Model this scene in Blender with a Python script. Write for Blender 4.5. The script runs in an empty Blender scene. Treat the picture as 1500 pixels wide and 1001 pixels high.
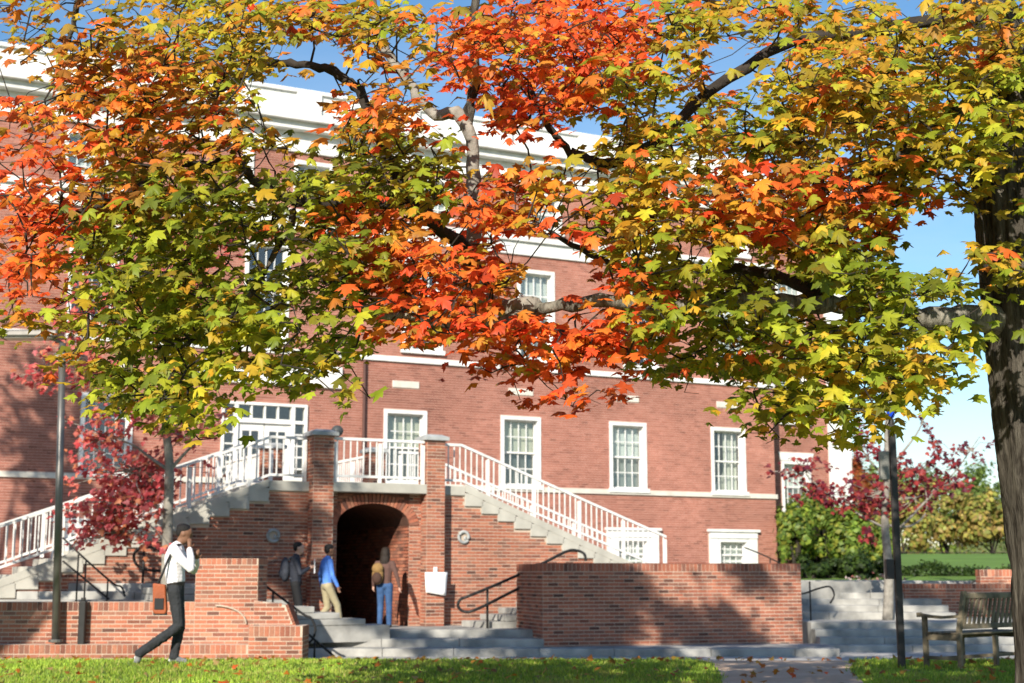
import bpy, math, random
import numpy as np
from mathutils import Vector, Matrix
random.seed(7); rng = np.random.default_rng(7)
R_ = math.radians
S = bpy.context.scene
COL = S.collection

# ------------------------------------------------------------------ camera, sky, sun, exposure
FPX, CX, CY, HOR, CZ = 2083.33, 750.0, 500.5, 840.0, 1.63
TILT = math.atan((HOR - CY) / FPX)
AZ = R_(63.317)                       # heading measured from the facade direction (+X)
FH = np.array([math.cos(AZ), math.sin(AZ), 0.0]); RT = np.array([math.sin(AZ), -math.cos(AZ), 0.0]); ZZ = np.array([0, 0, 1.0])
FW = FH * math.cos(TILT) + ZZ * math.sin(TILT); UP = -FH * math.sin(TILT) + ZZ * math.cos(TILT)
CAMP = np.array([0, 0, CZ])
cam = bpy.data.cameras.new('camera'); camo = bpy.data.objects.new('camera', cam); COL.objects.link(camo)
cam.sensor_width = 36; cam.lens = 50; cam.clip_end = 3000; cam.clip_start = .1
camo.location = CAMP; camo.rotation_euler = (R_(90) + TILT, 0, AZ - R_(90))
cam.dof.use_dof = True; cam.dof.focus_distance = 8.6; cam.dof.aperture_fstop = 3.4
S.camera = camo
SUN = np.array([-.70, -.714, 0]); SUN /= np.linalg.norm(SUN); ELEV = R_(27)
SUN3 = SUN * math.cos(ELEV) + ZZ * math.sin(ELEV)
W = bpy.data.worlds.new('World'); S.world = W; W.use_nodes = True
nt = W.node_tree; nt.nodes.clear()
out = nt.nodes.new('ShaderNodeOutputWorld'); bg = nt.nodes.new('ShaderNodeBackground'); sky = nt.nodes.new('ShaderNodeTexSky')
sky.sky_type = 'NISHITA'; sky.sun_disc = False; sky.sun_elevation = ELEV; sky.sun_rotation = math.atan2(SUN[0], SUN[1])
sky.air_density = 1.15; sky.dust_density = .1; sky.ozone_density = 3.0
tc = nt.nodes.new('ShaderNodeTexCoord'); mp = nt.nodes.new('ShaderNodeMapping'); mp.inputs['Scale'].default_value = (1.6, 1.6, 7)
nz = nt.nodes.new('ShaderNodeTexNoise'); nz.inputs['Scale'].default_value = 1.5; nz.inputs['Detail'].default_value = 7; nz.inputs['Roughness'].default_value = .55
rp = nt.nodes.new('ShaderNodeValToRGB'); rp.color_ramp.elements[0].position = .36; rp.color_ramp.elements[1].position = .66
rp.color_ramp.elements[1].color = (.8, .8, .8, 1)
sx_ = nt.nodes.new('ShaderNodeSeparateXYZ'); hz = nt.nodes.new('ShaderNodeMapRange'); hz.inputs[1].default_value = .10; hz.inputs[2].default_value = .42; hz.inputs[3].default_value = 1; hz.inputs[4].default_value = 0
cm_ = nt.nodes.new('ShaderNodeMath'); cm_.operation = 'MULTIPLY'; nt.links.new(tc.outputs['Generated'], sx_.inputs[0]); nt.links.new(sx_.outputs[2], hz.inputs[0])
mx = nt.nodes.new('ShaderNodeMixRGB'); mx.inputs[2].default_value = (9.0, 10.2, 11.6, 1)
nt.links.new(tc.outputs['Generated'], mp.inputs[0]); nt.links.new(mp.outputs[0], nz.inputs['Vector']); nt.links.new(nz.outputs[0], rp.inputs[0])
nt.links.new(rp.outputs[0], cm_.inputs[0]); nt.links.new(hz.outputs[0], cm_.inputs[1]); nt.links.new(cm_.outputs[0], mx.inputs[0]); hs_ = nt.nodes.new('ShaderNodeHueSaturation'); hs_.inputs['Saturation'].default_value = 1.2; hs_.inputs['Value'].default_value = 1.6; nt.links.new(sky.outputs[0], hs_.inputs['Color']); nt.links.new(hs_.outputs[0], mx.inputs[1]); nt.links.new(mx.outputs[0], bg.inputs[0]); nt.links.new(bg.outputs[0], out.inputs[0])
bg.inputs[1].default_value = .063
sl = bpy.data.lights.new('sun', 'SUN'); sl.energy = 5.0; sl.angle = R_(.53); sl.color = (1, .93, .82)
so = bpy.data.objects.new('sun', sl); COL.objects.link(so); so.rotation_euler = Vector(SUN3).to_track_quat('Z', 'Y').to_euler(); so.location = (0, -10, 30)
S.view_settings.view_transform = 'Standard'; S.view_settings.look = 'None'; S.view_settings.gamma = 1; S.view_settings.exposure = .62
S.render.engine = 'CYCLES'

# ------------------------------------------------------------------ helpers
def cw(r, d, z=0.0): return RT * r + FH * d + ZZ * z
def P(px, py, d):                                    # the point at horizontal depth d seen at a picture position
    v = FW + RT * (px - CX) / FPX + UP * (CY - py) / FPX
    return CAMP + v * (d / (v @ FH))
def rr(px, d): return (px - CX) * d * .987 / FPX
YAW = AZ - R_(90)

def vnoise(p, f, seed=0):                           # smooth value noise in space
    q = np.asarray(p) * f + seed * 17.3; i = np.floor(q).astype(np.int64); t = q - i; t = t * t * (3 - 2 * t); out_ = np.zeros(len(q))
    for c in range(8):
        o = np.array([c & 1, c >> 1 & 1, c >> 2]); k = i + o; h = (k[:, 0] * 73856093 ^ k[:, 1] * 19349663 ^ k[:, 2] * 83492791) & 0xffff
        h = (h * 40503 + 12345) & 0xffff; out_ += h / 65535. * np.prod(np.where(o, t, 1 - t), axis=1)
    return out_
MATS = {}
def mat(name, col, rough=.7, var=.12, scale=6, bump=0.0, bscale=40, metal=0, spec=.3, col2=None):
    if name in MATS: return MATS[name]
    m = bpy.data.materials.new(name); m.use_nodes = True; n = m.node_tree; b = n.nodes['Principled BSDF']
    b.inputs['Roughness'].default_value = rough; b.inputs['Metallic'].default_value = metal; b.inputs['Specular IOR Level'].default_value = spec
    t = n.nodes.new('ShaderNodeTexCoord'); z = n.nodes.new('ShaderNodeTexNoise'); z.inputs['Scale'].default_value = scale; z.inputs['Detail'].default_value = 6
    n.links.new(t.outputs['Object'], z.inputs['Vector'])
    r = n.nodes.new('ShaderNodeValToRGB'); c = np.array(col)
    r.color_ramp.elements[0].position = .3; r.color_ramp.elements[1].position = .7
    lo = c * (1 - var); hi = np.minimum(c * (1 + var), .95) if col2 is None else np.array(col2)
    r.color_ramp.elements[0].color = (*lo, 1); r.color_ramp.elements[1].color = (*hi, 1)
    n.links.new(z.outputs[0], r.inputs[0]); n.links.new(r.outputs[0], b.inputs['Base Color'])
    if bump:
        z2 = n.nodes.new('ShaderNodeTexNoise'); z2.inputs['Scale'].default_value = bscale; z2.inputs['Detail'].default_value = 5
        bp = n.nodes.new('ShaderNodeBump'); bp.inputs['Strength'].default_value = bump; bp.inputs['Distance'].default_value = .02
        n.links.new(t.outputs['Object'], z2.inputs['Vector']); n.links.new(z2.outputs[0], bp.inputs['Height']); n.links.new(bp.outputs[0], b.inputs['Normal'])
    MATS[name] = m; return m

def brick_mat(name, cols):
    m = bpy.data.materials.new(name); m.use_nodes = True; n = m.node_tree; b = n.nodes['Principled BSDF']; b.inputs['Roughness'].default_value = .85; b.inputs['Specular IOR Level'].default_value = .2
    oi = n.nodes.new('ShaderNodeObjectInfo'); at = n.nodes.new('ShaderNodeAttribute'); at.attribute_name = 'rnd'
    ad = n.nodes.new('ShaderNodeMath'); ad.operation = 'ADD'; fr = n.nodes.new('ShaderNodeMath'); fr.operation = 'FRACT'
    n.links.new(oi.outputs['Random'], ad.inputs[0]); n.links.new(at.outputs['Fac'], ad.inputs[1]); n.links.new(ad.outputs[0], fr.inputs[0])
    r = n.nodes.new('ShaderNodeValToRGB'); r.color_ramp.interpolation = 'LINEAR'
    e = r.color_ramp.elements; e[0].position = 0; e[0].color = (*cols[0], 1); e[1].position = 1; e[1].color = (*cols[-1], 1)
    for i, c in enumerate(cols[1:-1]): q = e.new((i + 1) / (len(cols) - 1)); q.color = (*c, 1)
    g = n.nodes.new('ShaderNodeNewGeometry'); z = n.nodes.new('ShaderNodeTexNoise'); z.inputs['Scale'].default_value = .55; z.inputs['Detail'].default_value = 8
    z2 = n.nodes.new('ShaderNodeTexNoise'); z2.inputs['Scale'].default_value = 35; z2.inputs['Detail'].default_value = 4
    n.links.new(g.outputs['Position'], z.inputs['Vector']); n.links.new(g.outputs['Position'], z2.inputs['Vector'])
    mr = n.nodes.new('ShaderNodeMapRange'); mr.inputs[1].default_value = .3; mr.inputs[2].default_value = .7; mr.inputs[3].default_value = .74; mr.inputs[4].default_value = 1.2
    mr2 = n.nodes.new('ShaderNodeMapRange'); mr2.inputs[1].default_value = .3; mr2.inputs[2].default_value = .7; mr2.inputs[3].default_value = .82; mr2.inputs[4].default_value = 1.15
    n.links.new(z.outputs[0], mr.inputs[0]); n.links.new(z2.outputs[0], mr2.inputs[0])
    mu = n.nodes.new('ShaderNodeMath'); mu.operation = 'MULTIPLY'; n.links.new(mr.outputs[0], mu.inputs[0]); n.links.new(mr2.outputs[0], mu.inputs[1])
    mm = n.nodes.new('ShaderNodeVectorMath'); mm.operation = 'SCALE'; n.links.new(fr.outputs[0], r.inputs[0]); n.links.new(r.outputs[0], mm.inputs[0]); n.links.new(mu.outputs[0], mm.inputs['Scale'])
    n.links.new(mm.outputs[0], b.inputs['Base Color'])
    bp = n.nodes.new('ShaderNodeBump'); bp.inputs['Strength'].default_value = .4; bp.inputs['Distance'].default_value = .01
    n.links.new(z2.outputs[0], bp.inputs['Height']); n.links.new(bp.outputs[0], b.inputs['Normal'])
    return m
BR_HALL = brick_mat('hall_brick', [(.24, .096, .068), (.33, .132, .094), (.35, .142, .10), (.365, .15, .107), (.40, .172, .125), (.35, .142, .10), (.30, .118, .084)])
BR_GARD = brick_mat('garden_brick', [(.11, .055, .042), (.31, .11, .068), (.37, .13, .076), (.41, .155, .09), (.34, .135, .085), (.21, .10, .07), (.44, .19, .115)])
MORT_H = mat('mortar_hall', (.47, .30, .235), .95, .12, 3, .1)
MORT_G = mat('mortar_garden', (.50, .40, .31), .95, .14, 3, .3)

def leaf_mat(name, trans=.35, rough=.5):
    m = bpy.data.materials.new(name); m.use_nodes = True; n = m.node_tree; b = n.nodes['Principled BSDF']
    b.inputs['Roughness'].default_value = rough; b.inputs['Specular IOR Level'].default_value = .35
    at = n.nodes.new('ShaderNodeAttribute'); at.attribute_name = 'col'
    g = n.nodes.new('ShaderNodeNewGeometry'); z = n.nodes.new('ShaderNodeTexNoise'); z.inputs['Scale'].default_value = 14; z.inputs['Detail'].default_value = 4
    n.links.new(g.outputs['Position'], z.inputs['Vector'])
    mr = n.nodes.new('ShaderNodeMapRange'); mr.inputs[1].default_value = .3; mr.inputs[2].default_value = .7; mr.inputs[3].default_value = .8; mr.inputs[4].default_value = 1.15
    n.links.new(z.outputs[0], mr.inputs[0])
    mm = n.nodes.new('ShaderNodeVectorMath'); mm.operation = 'SCALE'; n.links.new(at.outputs['Color'], mm.inputs[0]); n.links.new(mr.outputs[0], mm.inputs['Scale'])
    n.links.new(mm.outputs[0], b.inputs['Base Color'])
    tr = n.nodes.new('ShaderNodeBsdfTranslucent'); mx = n.nodes.new('ShaderNodeMixShader'); mx.inputs[0].default_value = trans
    n.links.new(mm.outputs[0], tr.inputs[0]); n.links.new(b.outputs[0], mx.inputs[1]); n.links.new(tr.outputs[0], mx.inputs[2])
    n.links.new(mx.outputs[0], n.nodes['Material Output'].inputs[0]); return m
LEAF = leaf_mat('leaf', .48); GRASSM = leaf_mat('grass_blade', .3, .6)

def glass_mat():
    m = bpy.data.materials.new('window_glass'); m.use_nodes = True; n = m.node_tree; n.nodes.remove(n.nodes['Principled BSDF'])
    g = n.nodes.new('ShaderNodeBsdfGlossy'); g.inputs['Roughness'].default_value = .03; t = n.nodes.new('ShaderNodeBsdfTransparent'); t.inputs[0].default_value = (.9, .93, .92, 1)
    fw_ = n.nodes.new('ShaderNodeLayerWeight'); fw_.inputs[0].default_value = .5; pw_ = n.nodes.new('ShaderNodeMath'); pw_.operation = 'POWER'; pw_.inputs[1].default_value = 3; n.links.new(fw_.outputs['Facing'], pw_.inputs[0]); lw = n.nodes.new('ShaderNodeMath'); lw.operation = 'MULTIPLY_ADD'; lw.inputs[1].default_value = .7; lw.inputs[2].default_value = .10; n.links.new(pw_.outputs[0], lw.inputs[0])
    ob = n.nodes.new('ShaderNodeNewGeometry'); z = n.nodes.new('ShaderNodeTexNoise'); z.inputs['Scale'].default_value = 1.3
    bp = n.nodes.new('ShaderNodeBump'); bp.inputs['Strength'].default_value = .12; n.links.new(ob.outputs['Position'], z.inputs['Vector']); n.links.new(z.outputs[0], bp.inputs['Height']); n.links.new(bp.outputs[0], g.inputs['Normal'])
    mx = n.nodes.new('ShaderNodeMixShader'); n.links.new(lw.outputs[0], mx.inputs[0]); n.links.new(t.outputs[0], mx.inputs[1]); n.links.new(g.outputs[0], mx.inputs[2])
    n.links.new(mx.outputs[0], n.nodes['Material Output'].inputs[0]); return m
GLASS = glass_mat()
WHITE = mat('white_paint', (.70, .69, .655), .55, .14, 3.5, .1); STONE = mat('limestone', (.60, .56, .48), .85, .12, 4, .2)
CONC = mat('concrete', (.44, .42, .36), .9, .16, 2.5, .3); CONC2 = mat('step_stone', (.34, .33, .30), .9, .32, 2.6, .4)
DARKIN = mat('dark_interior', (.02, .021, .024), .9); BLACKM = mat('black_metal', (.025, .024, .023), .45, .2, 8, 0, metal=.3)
GREYM = mat('grey_metal', (.17, .16, .145), .4, .15, 5, 0, metal=.6); LEADC = mat('cap_stone', (.36, .37, .36), .85, .2, 5, .3)
BLIND = mat('blind', (.60, .57, .45), .9, .06); BLINDW = mat('white_blind', (.72, .72, .68), .9, .05); CURT = mat('curtain', (.62, .60, .52), .9, .2, 30)
def bark_mat(name, c0, c1):
    m = bpy.data.materials.new(name); m.use_nodes = True; n = m.node_tree; b = n.nodes['Principled BSDF']; b.inputs['Roughness'].default_value = .95; b.inputs['Specular IOR Level'].default_value = .1
    t = n.nodes.new('ShaderNodeTexCoord'); k = n.nodes.new('ShaderNodeMapping'); k.inputs['Scale'].default_value = (1, 1, .16); n.links.new(t.outputs['Object'], k.inputs[0])
    z = n.nodes.new('ShaderNodeTexNoise'); z.inputs['Scale'].default_value = 22; z.inputs['Detail'].default_value = 8; z.inputs['Roughness'].default_value = .7; n.links.new(k.outputs[0], z.inputs['Vector'])
    r = n.nodes.new('ShaderNodeValToRGB'); e = r.color_ramp.elements; e[0].position = .38; e[0].color = (*c0, 1); e[1].position = .66; e[1].color = (*c1, 1); n.links.new(z.outputs[0], r.inputs[0]); n.links.new(r.outputs[0], b.inputs['Base Color'])
    bp = n.nodes.new('ShaderNodeBump'); bp.inputs['Strength'].default_value = 1; bp.inputs['Distance'].default_value = .05; n.links.new(z.outputs[0], bp.inputs['Height']); n.links.new(bp.outputs[0], b.inputs['Normal']); return m
BARK = bark_mat('bark', (.032, .026, .02), (.17, .15, .12)); BARKM = bark_mat('limb_bark', (.10, .09, .07), (.40, .37, .30)); BARK2 = mat('pale_bark', (.20, .18, .15), .9, .25, 8, .6, 40, col2=(.34, .31, .26))
BARKD = mat('dark_bark', (.035, .028, .022), .95, .4, 9, .6, 40); SOIL = mat('mulch', (.10, .065, .045), 1, .3, 9, .5)
ROOF = mat('slate', (.20, .22, .25), .8, .12, 6, .2)

class MB:
    def __init__(s): s.v = []; s.f = []; s.m = []
    def box(s, x0, x1, y0, y1, z0, z1, mi=0):
        o = len(s.v); s.v += [(x, y, z) for z in (z0, z1) for y in (y0, y1) for x in (x0, x1)]
        for f in ((0, 2, 3, 1), (4, 5, 7, 6), (0, 1, 5, 4), (2, 6, 7, 3), (0, 4, 6, 2), (1, 3, 7, 5)): s.f.append([o + i for i in f]); s.m.append(mi)
        return s
    def quad(s, *p, mi=0): o = len(s.v); s.v += [tuple(q) for q in p]; s.f.append(list(range(o, o + len(p)))); s.m.append(mi); return s
    def prism(s, poly, z0, z1):                      # poly: (x,y) counter-clockwise
        o = len(s.v); n = len(poly); s.v += [(x, y, z0) for x, y in poly] + [(x, y, z1) for x, y in poly]
        s.f.append([o + i for i in reversed(range(n))]); s.f.append([o + n + i for i in range(n)]); s.m += [0, 0]
        for i in range(n): j = (i + 1) % n; s.f.append([o + i, o + j, o + n + j, o + n + i]); s.m.append(0)
        return s
    def prism_y(s, poly, y0, y1):                    # poly: (x,z), extruded along y
        o = len(s.v); n = len(poly); s.v += [(x, y0, z) for x, z in poly] + [(x, y1, z) for x, z in poly]
        s.f.append([o + i for i in range(n)]); s.f.append([o + n + i for i in reversed(range(n))]); s.m += [0, 0]
        for i in range(n): j = (i + 1) % n; s.f.append([o + j, o + i, o + n + i, o + n + j]); s.m.append(0)
        return s
    def tube(s, pts, rad, n=8, cap=True):
        pts = [np.array(p, float) for p in pts]
        if not hasattr(rad, '__len__'): rad = [rad] * len(pts)
        o = len(s.v); up = np.array([.13, .27, .95])
        for i, p in enumerate(pts):
            t = pts[min(i + 1, len(pts) - 1)] - pts[max(i - 1, 0)]; t /= (np.linalg.norm(t) + 1e-9)
            a = np.cross(t, up if abs(t @ up) < .93 else np.array([1., 0, 0])); a /= np.linalg.norm(a); b = np.cross(t, a)
            for k in range(n): an = 2 * math.pi * k / n; s.v.append(tuple(p + rad[i] * (a * math.cos(an) + b * math.sin(an))))
        for i in range(len(pts) - 1):
            for k in range(n): j = (k + 1) % n; s.f.append([o + i * n + k, o + i * n + j, o + (i + 1) * n + j, o + (i + 1) * n + k]); s.m.append(0)
        if cap: s.f.append([o + k for k in reversed(range(n))]); s.f.append([o + (len(pts) - 1) * n + k for k in range(n)]); s.m += [0, 0]
        return s
    def ell(s, c, rad, nu=12, nv=8, rot=None):
        o = len(s.v); c = np.array(c)
        for j in range(nv + 1):
            th = math.pi * j / nv
            for i in range(nu):
                ph = 2 * math.pi * i / nu; q = np.array([rad[0] * math.sin(th) * math.cos(ph), rad[1] * math.sin(th) * math.sin(ph), rad[2] * math.cos(th)])
                if rot is not None: q = rot @ q
                s.v.append(tuple(c + q))
        for j in range(nv):
            for i in range(nu): k = (i + 1) % nu; s.f.append([o + j * nu + i, o + (j + 1) * nu + i, o + (j + 1) * nu + k, o + j * nu + k]); s.m.append(0)
        return s
    def build(s, name, m, parent=None, smooth=False, bevel=0, loc=None):
        me = bpy.data.meshes.new(name); me.from_pydata(s.v, [], s.f)
        for q in (m if isinstance(m, (list, tuple)) else [m]): me.materials.append(q)
        if any(s.m): me.polygons.foreach_set('material_index', s.m)
        if smooth: me.polygons.foreach_set('use_smooth', [True] * len(me.polygons))
        return link(name, me, parent, bevel, loc)
def link(name, me, parent=None, bevel=0, loc=None):
    o = bpy.data.objects.new(name, me); COL.objects.link(o)
    if parent is not None: o.parent = parent
    if loc is not None: o.location = loc
    if bevel: b = o.modifiers.new('bevel', 'BEVEL'); b.width = bevel; b.segments = 2; b.limit_method = 'ANGLE'
    return o
def np_mesh(name, V, T, m, col=None, parent=None, rnd=None):
    me = bpy.data.meshes.new(name); V = np.ascontiguousarray(V, dtype=np.float32); T = np.ascontiguousarray(T, dtype=np.int32); k = T.shape[1]
    me.vertices.add(len(V)); me.vertices.foreach_set('co', V.ravel()); me.loops.add(T.size); me.loops.foreach_set('vertex_index', T.ravel())
    me.polygons.add(len(T)); me.polygons.foreach_set('loop_start', np.arange(0, T.size, k, dtype=np.int32)); me.update(calc_edges=True)
    if col is not None:
        a = me.color_attributes.new('col', 'FLOAT_COLOR', 'POINT'); a.data.foreach_set('color', np.c_[col, np.ones(len(col))].astype(np.float32).ravel())
    if rnd is not None:
        a = me.attributes.new('rnd', 'FLOAT', 'FACE'); a.data.foreach_set('value', np.asarray(rnd, dtype=np.float32))
    me.polygons.foreach_set('use_smooth', [rnd is None] * len(T)); me.materials.append(m); return link(name, me, parent)
def tag(o, label, cat, group=None):
    o['label'] = label; o['category'] = cat
    if group: o['group'] = group
    return o
def thing(name, label, cat, loc=(0, 0, 0), rz=0, group=None):
    o = bpy.data.objects.new(name, None); COL.objects.link(o); o.location = loc; o.rotation_euler = (0, 0, rz); o.empty_display_size = .2
    return tag(o, label, cat, group)
def struct(o): o['kind'] = 'structure'; return o
def stuff(o): o['kind'] = 'stuff'; return o
def smooth_path(pts, n=6):
    pts = [np.array(p, float) for p in pts]; q = [pts[0]] + pts + [pts[-1]]; out_ = []
    for i in range(1, len(q) - 2):
        for k in range(n):
            t = k / n; a, b, c, d = q[i - 1], q[i], q[i + 1], q[i + 2]
            out_.append(.5 * ((2 * b) + (-a + c) * t + (2 * a - 5 * b + 4 * c - d) * t * t + (-a + 3 * b - 3 * c + d) * t ** 3))
    return out_ + [pts[-1]]

# bricks: rows of running bond on a plane, each a raised block; the largest few hundred are objects
BL, BH = .208, .0695
_bm = {}
def unit_brick(m, L, hh):
    key = (m.name, round(L, 3), round(hh, 4))
    if key not in _bm:
        me = bpy.data.meshes.new('brick'); b = MB().box(0, L, -.0035, .02, 0, hh)
        me.from_pydata(b.v, [], b.f); me.materials.append(m); _bm[key] = me
    return _bm[key]
def bricks(parent, o, u, n, z0, z1, spans, m, n_ind=0, seed=1, rowlock_top=False, worldm=None, BH=BH, jx=.0048, jz=.0072):
    # o: origin, u: unit direction along the wall, n: outward normal (all in the parent's own coordinates)
    o = np.array(o, float); u = np.array(u, float); n = np.array(n, float); rg = np.random.default_rng(seed); L = []
    k = 0; z = z0
    while z < z1 - .02:
        zt = min(z + BH, z1); top = rowlock_top and z + BH * 2.6 > z1
        if top: zt = z1
        for (a, b) in spans((z + zt) / 2):
            p = BL if not top else .085
            st = math.floor(a / p) * p - (p / 2 if k % 2 and not top else 0)
            x = st
            while x < b:
                xa, xb = max(x, a) + jx, min(x + p, b) - jx
                if xb - xa > .03: L.append((xa, xb, z + jz, zt - jz))
                x += p
        k += 1; z = zt if not top else z1
    if not L: return
    A = np.array(L); ctr = o + np.outer((A[:, 0] + A[:, 1]) / 2, u); ctr[:, 2] += (A[:, 2] + A[:, 3]) / 2
    full = np.where((A[:, 1] - A[:, 0] > BL - 2 * jx - .001) & (A[:, 3] - A[:, 2] > BH - 2 * jz - .001) & (A[:, 3] - A[:, 2] < BH))[0]
    ind = set()
    if n_ind and len(full):
        wc = ctr[full] if worldm is None else np.array([worldm @ Vector(c) for c in ctr[full]])
        ds = np.linalg.norm(wc - CAMP, axis=1); ind = set(full[np.argsort(ds)[:n_ind]].tolist())
        me = unit_brick(m, BL - 2 * jx, BH - 2 * jz); rz = math.atan2(u[1], u[0]); flip = np.cross(u, [0, 0, 1]) @ n
        for i in ind:
            b = bpy.data.objects.new('brick', me); COL.objects.link(b); b.parent = parent
            q = o + u * (A[i, 0] if flip > 0 else A[i, 1]) + n * (rg.random() * .002 - (.0015 if jx < .003 else 0)); b.location = (q[0], q[1], q[2] + A[i, 2])
            b.rotation_euler = (0, 0, rz if flip > 0 else rz + math.pi)
    rest = np.array([i for i in range(len(L)) if i not in ind], int)
    if len(rest):
        B = A[rest]; N = len(B); pr = (.0016 if jx < .003 else .004) + rg.random(N) * .002
        V = np.zeros((N, 8, 3))
        for c in range(8):
            uu = B[:, 0] if c in (0, 3, 4, 7) else B[:, 1]; zz = B[:, 2] if c in (0, 1, 4, 5) else B[:, 3]; dn = np.full(N, -.02) if c < 4 else pr
            V[:, c] = o + np.outer(uu, u) + np.outer(dn, n); V[:, c, 2] += zz
        F = np.array([(4, 5, 6, 7), (0, 1, 5, 4), (3, 7, 6, 2), (0, 4, 7, 3), (1, 2, 6, 5)])
        if np.cross(u, [0, 0, 1]) @ n < 0: F = F[:, ::-1]
        T = (F[None] + 8 * np.arange(N)[:, None, None]).reshape(-1, 4)
        w = stuff(np_mesh('brickwork', V.reshape(-1, 3), T, m, parent=parent, rnd=np.repeat(rg.random(N), 5)))
def wall_cells(mb, xs, zs, holes, fn):
    xs = sorted(set(xs)); zs = sorted(set(zs))
    for i in range(len(xs) - 1):
        for j in range(len(zs) - 1):
            xm, zm = (xs[i] + xs[i + 1]) / 2, (zs[j] + zs[j + 1]) / 2
            if not any(h[0] < xm < h[1] and h[2] < zm < h[3] for h in holes): fn(xs[i], xs[i + 1], zs[j], zs[j + 1])
def hole_spans(x0, x1, holes):
    def f(z):
        h = sorted((a, b) for a, b, c, d in holes if c - .0 < z < d); out_ = []; x = x0
        for a, b in h:
            if a > x: out_.append((x, a))
            x = max(x, b)
        if x < x1: out_.append((x, x1))
        return out_
    return f

# ------------------------------------------------------------------ ground, lawn, walk, path
def ground_z(d): 
    t = np.clip((d - 18.2) / 7.3, 0, 1); return .50 - .40 * t * t * (3 - 2 * t)
GR = struct(MB().quad(cw(-900, -900, -.06), cw(900, -900, -.06), cw(900, 1500, -.06), cw(-900, 1500, -.06)).build('ground', mat('far_ground', (.06, .085, .03), 1, .3, .05)))
def sheet(name, m, f0, f1, d0, d1, n, off, nu=24):
    mb = MB()
    for i in range(n + 1):
        d = d0 + (d1 - d0) * i / n
        for j in range(nu + 1):
            r = f0(d) + (f1(d) - f0(d)) * j / nu; mb.v.append(tuple(cw(r, d, ground_z(d) + off)))
    for i in range(n):
        for j in range(nu): a = i * (nu + 1) + j; mb.f.append([a, a + 1, a + nu + 2, a + nu + 1]); mb.m.append(0)
    return struct(mb.build(name, m, smooth=True))
LAWNM = mat('lawn_soil', (.14, .22, .03), 1, .3, 1.2, .5, 60, col2=(.21, .28, .05))
sheet('lawn', LAWNM, lambda d: -40, lambda d: 40, -25, 25.6, 60, 0, 40)
def pl(d): return float(np.interp(d, [-10, 8, 14.5, 16.2, 18, 20, 23, 25.6], [.2, 1.45, 2.1, 2.32, 2.5, 2.55, 1.8, .0]))
def prr(d): return float(np.interp(d, [-10, 8, 14.5, 17, 20, 23, 25.6], [1.6, 2.9, 3.55, 3.95, 4.7, 5.6, 6.8]))
PATHM = mat('tan_path', (.52, .36, .24), .95, .12, 1.5, .35, 120, col2=(.62, .45, .32))
sheet('path', PATHM, pl, prr, -10, 25.55, 50, .008, 8)
WALKM = mat('walk_concrete', (.38, .36, .33), .95, .15, 1.2, .25, 50)
def cbox(name, r0, r1, d0, d1, z0, z1, m, parent=None, bevel=0):
    mb = MB().box(r0, r1, d0, d1, z0, z1); o = mb.build(name, m, parent, bevel=bevel)
    if parent is None: o.rotation_euler = (0, 0, YAW)
    return o
struct(cbox('walkway', -40, 40, 25.5, 26.999, -.5, .104, WALKM))
struct(cbox('plaza', -3.0, 45, 27.002, 60, -.5, .1, WALKM))
struct(cbox('entrance_landing', -3.95, 1.1, 28.22, 29.6, -.4, .548, CONC2))
struct(MB().box(7.9, 18.2, 26.62, 29.0, -.4, .55).build('arch_forecourt', CONC2))

# ------------------------------------------------------------------ the hall
YF = 35.3
hall = thing('brick_hall', 'long red brick hall with white trim, white cornice and rows of sash windows', 'building', (10, YF, 0))
HX = 10.0
def hb(): return MB()
WIN = []   # (xc, z0, w, h, kind)
c1 = [14.53, 18.01, 21.50, 25.02, 6.68, 3.2]
for x, k in zip(c1, ['blind', 'blind', 'white', 'curtain', 'dark', 'dark']): WIN.append((x, 3.97, 1.25, 1.99, k))
for x, k in zip([15.0, 18.5, 22.0, 25.3, 6.2, 2.7, 10.6], ['dark', 'white', 'dark', 'white', 'dark', 'white', 'dark']): WIN.append((x, 7.56, 1.2, 2.62, k))
for x in [15.3, 18.8, 22.3, 25.4, 11.8, 5.9, 2.4]: WIN.append((x, 11.3, 1.1, 1.2, 'white'))
BAS = [(21.62, 1.7, 1.15, .95), (25.12, 1.7, 1.15, .95), (6.4, 1.7, 1.15, .95), (14.53, 1.7, 1.15, .95)]
DOOR = (9.51, 11.77, 3.86, 5.95)
HL, HRt, HTOP = -4.0, 26.73, 13.0
holes = [(x - w / 2, x + w / 2, z, z + h) for x, z, w, h, k in WIN] + [(x - w / 2, x + w / 2, z, z + h) for x, z, w, h in BAS] + [DOOR]
xs = [HL, HRt] + [q for h in holes for q in h[:2]]; zs = [.4, HTOP] + [q for h in holes for q in h[2:]]
mb = MB(); wall_cells(mb, xs, zs, holes, lambda a, b, c, d: mb.box(a - HX, b - HX, 0, .3, c, d))
mb.build('wall', MORT_H, hall)
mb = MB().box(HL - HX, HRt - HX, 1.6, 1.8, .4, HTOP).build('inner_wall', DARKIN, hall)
mb = MB().box(HL - HX, HL - HX + .3, .301, 14, .4, HTOP).box(HRt - .3 - HX, HRt - HX, .301, 14, .4, HTOP).box(HL - HX + .31, HRt - .31 - HX, 13.7, 14, .4, HTOP).build('side_wall', MORT_H, hall)
bands = [(HL, HRt, 3.86, 4.0), (HL, HRt, 7.25, 7.40), (HL, HRt, 10.58, 11.12), (HL, HRt, 12.70, 13.2), (8.55, 12.7, 6.42, 7.0)] + [(x - .39, x + .39, 6.56, 6.75) for x in c1]
hs = [(a - .0, b + .0, c, d) for a, b, c, d in holes] + bands
hs += [(x - .9, x + .9, 1.5, 2.92) for x, *_ in BAS]
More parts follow.
